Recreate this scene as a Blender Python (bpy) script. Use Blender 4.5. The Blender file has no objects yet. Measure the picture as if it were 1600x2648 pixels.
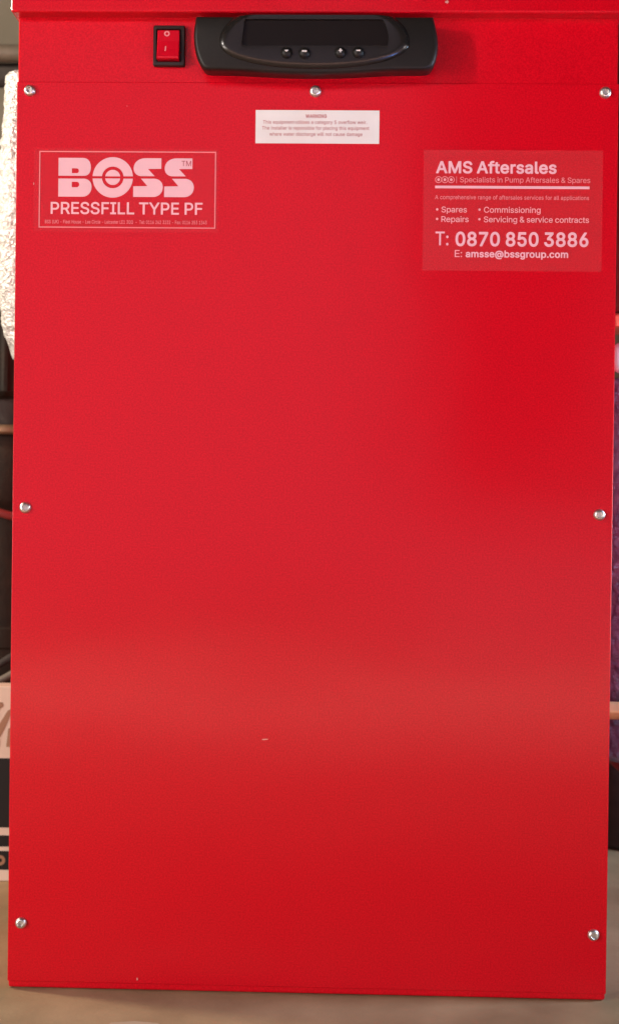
import bpy, bmesh, math, random
from mathutils import Vector, Matrix, noise
random.seed(7)
PI = math.pi
scene = bpy.context.scene
C = scene.collection

# ---------------------------------------------------------------- camera
cam_data = bpy.data.cameras.new("camera")
cam = bpy.data.objects.new("camera", cam_data)
C.objects.link(cam)
rx, ry, rz = -0.0073757, -0.0124510, 0.0276231            # pitch, roll, yaw
M = Matrix.Rotation(rz, 3, 'Z') @ Matrix.Rotation(ry, 3, 'Y') @ Matrix.Rotation(rx, 3, 'X')
right, fwd, up = M.col[0], M.col[1], M.col[2]
m4 = Matrix((right, up, -fwd)).transposed().to_4x4()
m4.translation = Vector((0.0226069, -0.8475723, 0.3137439))
cam.matrix_world = m4
cam_data.sensor_fit = 'VERTICAL'
cam_data.sensor_height = 36.0
cam_data.lens = 36.0 * 3456.0 / 2648.0
cam_data.clip_start = 0.02
cam_data.clip_end = 60
cam_data.dof.use_dof = True
cam_data.dof.focus_distance = 0.85
cam_data.dof.aperture_fstop = 9.0
scene.camera = cam

# ---------------------------------------------------------------- world and lamps (an indoor plant room)
world = bpy.data.worlds.new("World")
scene.world = world
world.use_nodes = True
bg = world.node_tree.nodes["Background"]
bg.inputs[0].default_value = (1.0, 0.88, 0.80, 1)
bg.inputs[1].default_value = 0.02


def lamp(name, loc, target, power, colour, sx, sy=None, spread=180):
    d = bpy.data.lights.new(name, 'AREA')
    d.energy = power
    d.color = colour
    d.spread = math.radians(spread)
    if sy is None:
        d.shape = 'DISK'
        d.size = sx
    else:
        d.shape = 'RECTANGLE'
        d.size = sx
        d.size_y = sy
    o = bpy.data.objects.new(name, d)
    C.objects.link(o)
    o.location = loc
    o.rotation_euler = (Vector(target) - Vector(loc)).to_track_quat('-Z', 'Y').to_euler()
    return o


lamp("key_lamp", (-1.90, -1.38, 0.96), (0, 0, 0.18), 30, (1.0, 0.91, 0.84), 0.17)
lamp("low_fill", (-1.75, -1.55, 0.22), (0.10, 0, 0.0), 19, (1.0, 0.89, 0.82), 0.8, 0.3)  # added soft fill that lifts the lower part of the panel
# added fills behind the camera: a pale reflected veil, with a gap left dark
lamp("veil_fill", (-0.52, -2.2, 0.78), (-0.52, 0, 0.78), 4.0, (1.0, 0.78, 1.0), 1.40, 1.45)
lamp("veil_fill", (0.66, -2.2, 0.14), (0.66, 0, 0.14), 0.72, (1.0, 0.76, 0.96), 1.0, 0.28)
lamp("veil_fill", (0.98, -2.2, 0.64), (0.98, 0, 0.64), 0.80, (0.95, 0.78, 1.0), 0.55, 0.50)
lamp("floor_band_fill", (0.0, -1.30, 1.25), (0.0, -1.30, 0.0), 38, (1.0, 0.74, 1.0), 1.9, 0.15, 40)  # added light on the floor, to reflect as a pale band low on the panel
lamp("front_floor_fill", (0.0, -0.60, 1.25), (0.0, -0.60, 0.0), 2.6, (1.0, 0.76, 0.98), 1.5, 0.15, 38)  # added fill on the near floor, for a faint veil at the panel's foot
lamp("cool_lamp", (0.85, 0.04, 0.46), (0.24, 0.19, 0.33), 3.2, (0.55, 0.75, 1.0), 0.16, None, 70)
lamp("blue_lamp", (0.40, -0.62, 0.10), (0.045, -0.02, 0.59), 0.06, (0.14, 0.34, 1.0), 0.09, None, 40)
lamp("right_fill", (1.9, -1.5, 0.22), (0.1, 0, 0.0), 12.5, (1.0, 0.90, 0.90), 0.8, 0.4)  # added soft fill for the right side of the panel
lamp("side_bulb", (-0.80, 0.16, 0.80), (-0.24, 0.15, 0.45), 6.2, (1.0, 0.84, 0.64), 0.10)

scene.view_settings.view_transform = 'Standard'
scene.view_settings.look = 'None'
scene.view_settings.exposure = 0.0
scene.view_settings.gamma = 1.0
scene.view_settings.use_curve_mapping = False
scene.cycles.max_bounces = 5

# ---------------------------------------------------------------- materials


def principled(name, col, rough=0.5, metal=0.0, spec=0.5):
    m = bpy.data.materials.new(name)
    m.use_nodes = True
    b = m.node_tree.nodes["Principled BSDF"]
    b.inputs["Base Color"].default_value = (*col, 1)
    b.inputs["Roughness"].default_value = rough
    b.inputs["Metallic"].default_value = metal
    b.inputs["Specular IOR Level"].default_value = spec
    return m


def add_noise(m, scale, c1, c2, bump=0.0, bscale=None, bdist=0.0002, detail=4.0, rough=None):
    """colour variation between c1 and c2 plus fine relief, in object space"""
    nt = m.node_tree
    N, L = nt.nodes, nt.links
    b = N["Principled BSDF"]
    tc = N.new("ShaderNodeTexCoord")
    n = N.new("ShaderNodeTexNoise")
    n.inputs["Scale"].default_value = scale
    n.inputs["Detail"].default_value = detail
    L.new(tc.outputs["Object"], n.inputs["Vector"])
    r = N.new("ShaderNodeValToRGB")
    r.color_ramp.elements[0].position = 0.3
    r.color_ramp.elements[1].position = 0.7
    r.color_ramp.elements[0].color = (*c1, 1)
    r.color_ramp.elements[1].color = (*c2, 1)
    L.new(n.outputs["Fac"], r.inputs["Fac"])
    L.new(r.outputs["Color"], b.inputs["Base Color"])
    if rough:
        mr = N.new("ShaderNodeMapRange")
        mr.inputs["To Min"].default_value = rough[0]
        mr.inputs["To Max"].default_value = rough[1]
        L.new(n.outputs["Fac"], mr.inputs["Value"])
        L.new(mr.outputs["Result"], b.inputs["Roughness"])
    if bump:
        n2 = N.new("ShaderNodeTexNoise")
        n2.inputs["Scale"].default_value = bscale
        n2.inputs["Detail"].default_value = 2.0
        L.new(tc.outputs["Object"], n2.inputs["Vector"])
        bp = N.new("ShaderNodeBump")
        bp.inputs["Strength"].default_value = bump
        bp.inputs["Distance"].default_value = bdist
        L.new(n2.outputs["Fac"], bp.inputs["Height"])
        L.new(bp.outputs["Normal"], b.inputs["Normal"])
    return m


def film(name, amount, col=(0.9, 0.8, 0.8)):
    """clear vinyl film: mostly see-through, a little milky"""
    m = bpy.data.materials.new(name)
    m.use_nodes = True
    nt = m.node_tree
    out = nt.nodes["Material Output"]
    b = nt.nodes["Principled BSDF"]
    b.inputs["Base Color"].default_value = (*col, 1)
    b.inputs["Roughness"].default_value = 0.45
    t = nt.nodes.new("ShaderNodeBsdfTransparent")
    mx = nt.nodes.new("ShaderNodeMixShader")
    mx.inputs[0].default_value = amount
    nt.links.new(t.outputs[0], mx.inputs[1])
    nt.links.new(b.outputs[0], mx.inputs[2])
    nt.links.new(mx.outputs[0], out.inputs["Surface"])
    return m


RED = add_noise(principled("red_powder_coat", (0.60, 0.008, 0.012), 0.30, 0, 0.4), 950,
                (0.505, 0.0010, 0.0090), (0.695, 0.0032, 0.0150), 0.16, 1300, 0.00018, 3.0, (0.15, 0.20))
nt = RED.node_tree
wv = nt.nodes.new("ShaderNodeTexNoise")
wv.inputs["Scale"].default_value = 6.5
wv.inputs["Detail"].default_value = 2.0
tcn = nt.nodes.new("ShaderNodeTexCoord")
nt.links.new(tcn.outputs["Object"], wv.inputs["Vector"])
b2 = nt.nodes.new("ShaderNodeBump")
b2.inputs["Strength"].default_value = 1.0
b2.inputs["Distance"].default_value = 0.0013
nt.links.new(wv.outputs["Fac"], b2.inputs["Height"])
b1 = [n_ for n_ in nt.nodes if n_.type == 'BUMP' and n_ != b2][0]
nt.links.new(b2.outputs["Normal"], b1.inputs["Normal"])
CHIP = principled("bare_primer", (0.62, 0.30, 0.27), 0.6)
BLACK = add_noise(principled("black_moulded_plastic", (0.03, 0.028, 0.025), 0.42, 0, 0.28), 900,
                  (0.010, 0.0085, 0.007), (0.015, 0.0128, 0.0105), 0.5, 2600, 0.00015)
BEZEL = add_noise(principled("black_satin_plastic", (0.03, 0.028, 0.025), 0.22, 0, 0.4), 900,
                  (0.013, 0.0115, 0.010), (0.017, 0.0145, 0.0125), 0.15, 2600, 0.0001)
SCREEN = principled("dark_screen", (0.007, 0.0045, 0.003), 0.32, 0, 0.3)
BUTTON = principled("button_plastic", (0.010, 0.009, 0.008), 0.48, 0, 0.3)
MARK = principled("white_print", (0.72, 0.69, 0.65), 0.45)
SWBLACK = principled("switch_black", (0.022, 0.014, 0.012), 0.35)
ROCKER = principled("red_translucent_rocker", (0.62, 0.004, 0.02), 0.22)
RMARK = principled("rocker_print", (0.82, 0.28, 0.30), 0.4)
ZINC = add_noise(principled("zinc_screw", (0.75, 0.74, 0.70), 0.38, 1.0), 700,
                 (0.62, 0.60, 0.56), (0.82, 0.81, 0.78), 0.3, 1500, 0.0002)
PAPER = add_noise(principled("white_label_vinyl", (0.80, 0.76, 0.72), 0.45), 60,
                  (0.80, 0.76, 0.73), (0.84, 0.81, 0.79), 0.1, 300, 0.0002)
WARNINK = principled("faded_red_ink", (0.46, 0.13, 0.13), 0.6)
FILM_A = film("clear_film", 0.012)
FILM_B = film("milky_film", 0.027)
INK = principled("pink_white_ink", (0.86, 0.50, 0.56), 0.5)
INKFINE = principled("thin_pink_ink", (0.80, 0.25, 0.27), 0.5)
INKMID = principled("pale_pink_ink", (0.86, 0.42, 0.45), 0.5)
INKTM = principled("red_ink", (0.42, 0.06, 0.08), 0.5)
FLOOR = add_noise(principled("tan_concrete_floor", (0.38, 0.27, 0.18), 0.7), 16,
                  (0.25, 0.175, 0.090), (0.40, 0.288, 0.158), 0.4, 240, 0.001, 10.0)
WALL = add_noise(principled("beige_wall_paint", (0.42, 0.36, 0.26), 0.8), 14,
                 (0.150, 0.127, 0.088), (0.172, 0.148, 0.106), 0.3, 200, 0.001, 6.0)
JACKET = add_noise(principled("white_lagging_cloth", (0.82, 0.80, 0.72), 0.35, 0.25), 260,
                   (0.38, 0.36, 0.33), (0.80, 0.79, 0.76), 0.8, 420, 0.003)
FOIL = add_noise(principled("blue_lit_silver_foil", (0.6, 0.6, 0.65), 0.22, 0.25), 90,
                 (0.06, 0.13, 0.25), (0.18, 0.36, 0.56), 0.8, 420, 0.002)  # the cool light's blue cast is put into the base colour
IRON = add_noise(principled("dark_painted_iron", (0.05, 0.035, 0.022), 0.7, 0, 0.25), 40,
                 (0.009, 0.006, 0.0035), (0.026, 0.015, 0.008), 0.4, 300, 0.001)
BRONZE = add_noise(principled("dull_bronze", (0.25, 0.17, 0.10), 0.45, 0.6), 60,
                   (0.20, 0.13, 0.07), (0.34, 0.24, 0.14), 0.3, 400, 0.0006)
BRASS = add_noise(principled("brass", (0.80, 0.58, 0.30), 0.35, 0.6), 80,
                  (0.70, 0.48, 0.24), (0.85, 0.66, 0.38), 0.2, 400, 0.0004)
LAGBLACK = add_noise(principled("black_foam_lagging", (0.03, 0.024, 0.020), 0.8), 60,
                     (0.022, 0.017, 0.014), (0.045, 0.036, 0.030), 0.5, 400, 0.001)
LAGGREY = add_noise(principled("grey_pipe_paint", (0.11, 0.085, 0.06), 0.6), 50,
                    (0.09, 0.07, 0.05), (0.14, 0.11, 0.08), 0.3, 300, 0.0008)
REDCABLE = principled("dull_red_cable", (0.20, 0.022, 0.02), 0.5)
CARD = add_noise(principled("pale_carton", (0.66, 0.53, 0.42), 0.7), 30,
                 (0.62, 0.49, 0.38), (0.70, 0.57, 0.46), 0.2, 300, 0.0005)
CARDDARK = principled("carton_black_print", (0.007, 0.004, 0.003), 0.6, 0, 0.3)
CARDBROWN = principled("carton_brown_print", (0.30, 0.15, 0.08), 0.6)
WHITEP = principled("white_plastic", (0.58, 0.74, 0.84), 0.4)
SCRAP = principled("pale_paper", (0.38, 0.30, 0.20), 0.7)

# ---------------------------------------------------------------- helpers


def link(name, me, mats, parent=None, smooth=None):
    o = bpy.data.objects.new(name, me)
    for m in (mats if isinstance(mats, (list, tuple)) else [mats]):
        me.materials.append(m)
    C.objects.link(o)
    if parent is not None:
        o.parent = parent
    if smooth is not None:
        for p in me.polygons:
            p.use_smooth = True
        if smooth < 180:
            me.set_sharp_from_angle(angle=math.radians(smooth))
    return o


def from_bm(name, bm, mats, parent=None, smooth=None):
    bmesh.ops.recalc_face_normals(bm, faces=bm.faces)
    me = bpy.data.meshes.new(name)
    bm.to_mesh(me)
    bm.free()
    return link(name, me, mats, parent, smooth)


def box(bm, x0, x1, y0, y1, z0, z1, bevel=0.0, seg=2):
    r = bmesh.ops.create_cube(bm, size=1.0)
    for v in r['verts']:
        v.co = Vector((x0 + (v.co.x + .5) * (x1 - x0), y0 + (v.co.y + .5) * (y1 - y0), z0 + (v.co.z + .5) * (z1 - z0)))
    if bevel:
        es = list({e for v in r['verts'] for e in v.link_edges})
        bmesh.ops.bevel(bm, geom=es, offset=bevel, segments=seg, affect='EDGES', profile=0.5)


def rings(bm, rs, cap0=True, cap1=True, mat=None):
    """skin a list of equal-length closed rings"""
    vs = [[bm.verts.new(p) for p in r] for r in rs]
    n = len(vs[0])
    fs = []
    for a, b in zip(vs, vs[1:]):
        for i in range(n):
            fs.append(bm.faces.new((a[i], a[(i + 1) % n], b[(i + 1) % n], b[i])))
    if cap0:
        fs.append(bm.faces.new(vs[0][::-1]))
    if cap1:
        fs.append(bm.faces.new(vs[-1]))
    if mat is not None:
        for f in fs:
            f.material_index = mat
    return vs


def lathe(bm, prof, n=48, cx=0, cy=0, axis='Z', origin=(0, 0, 0), disp=None):
    """prof = [(radius, height)]"""
    rs = []
    for r, h in prof:
        ring = []
        for i in range(n):
            a = 2 * PI * i / n
            rr = r + (disp(a, h, r) if disp else 0)
            if axis == 'Z':
                ring.append(Vector((cx + rr * math.cos(a), cy + rr * math.sin(a), h)))
            elif axis == 'Y':
                ring.append(Vector((origin[0] + rr * math.cos(a), origin[1] + h, origin[2] + rr * math.sin(a))))
            else:
                ring.append(Vector((origin[0] + h, origin[1] + rr * math.cos(a), origin[2] + rr * math.sin(a))))
        rs.append(ring)
    rings(bm, rs)


def tube(bm, pts, r, n=12):
    pts = [Vector(p) for p in pts]
    # catmull-rom refinement
    q = []
    for i in range(len(pts) - 1):
        p0, p1, p2, p3 = pts[max(i - 1, 0)], pts[i], pts[i + 1], pts[min(i + 2, len(pts) - 1)]
        for k in range(8):
            t = k / 8
            q.append(0.5 * ((2 * p1) + (p2 - p0) * t + (2 * p0 - 5 * p1 + 4 * p2 - p3) * t * t + (3 * p1 - p0 - 3 * p2 + p3) * t ** 3))
    q.append(pts[-1])
    rs = []
    u = None
    for i, p in enumerate(q):
        d = (q[min(i + 1, len(q) - 1)] - q[max(i - 1, 0)]).normalized()
        if u is None:
            u = d.orthogonal().normalized()
        u = (u - d * u.dot(d)).normalized()
        w = d.cross(u)
        rs.append([p + r * (u * math.cos(2 * PI * k / n) + w * math.sin(2 * PI * k / n)) for k in range(n)])
    rings(bm, rs)


def tag(o, label, cat, group=None):
    o["label"] = label
    o["category"] = cat
    if group:
        o["group"] = group
    return o


def empty(name, loc=(0, 0, 0)):
    o = bpy.data.objects.new(name, None)
    o.empty_display_size = 0.02
    C.objects.link(o)
    o.location = loc
    return o


def flat(name, loops, y, mat, parent, thick=0.00004):
    """closed 2D outlines (x, z in metres, holes allowed) as a thin printed layer whose front is at y"""
    cu = bpy.data.curves.new(name, 'CURVE')
    cu.dimensions = '2D'
    cu.fill_mode = 'BOTH'
    cu.extrude = thick
    for lp in loops:
        s = cu.splines.new('POLY')
        s.points.add(len(lp) - 1)
        for p, (x, z) in zip(s.points, lp):
            p.co = (x * 100, z * 100, 0, 1)          # filled at 100x so that fine outlines survive
        s.use_cyclic_u = True
    cu.extrude = thick * 100
    tmp = bpy.data.objects.new(name, cu)
    C.objects.link(tmp)
    dg = bpy.context.evaluated_depsgraph_get()
    me = bpy.data.meshes.new_from_object(tmp.evaluated_get(dg))
    bpy.data.objects.remove(tmp)
    bpy.data.curves.remove(cu)
    me.materials.clear()
    for v in me.vertices:
        a, b, c = v.co
        v.co = (a / 100, y + thick - c / 100, b / 100)
    bm = bmesh.new()
    bm.from_mesh(me)
    bmesh.ops.remove_doubles(bm, verts=bm.verts, dist=1e-7)
    bmesh.ops.recalc_face_normals(bm, faces=bm.faces)
    bm.to_mesh(me)
    bm.free()
    me.name = name
    return link(name, me, mat, parent)


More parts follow.
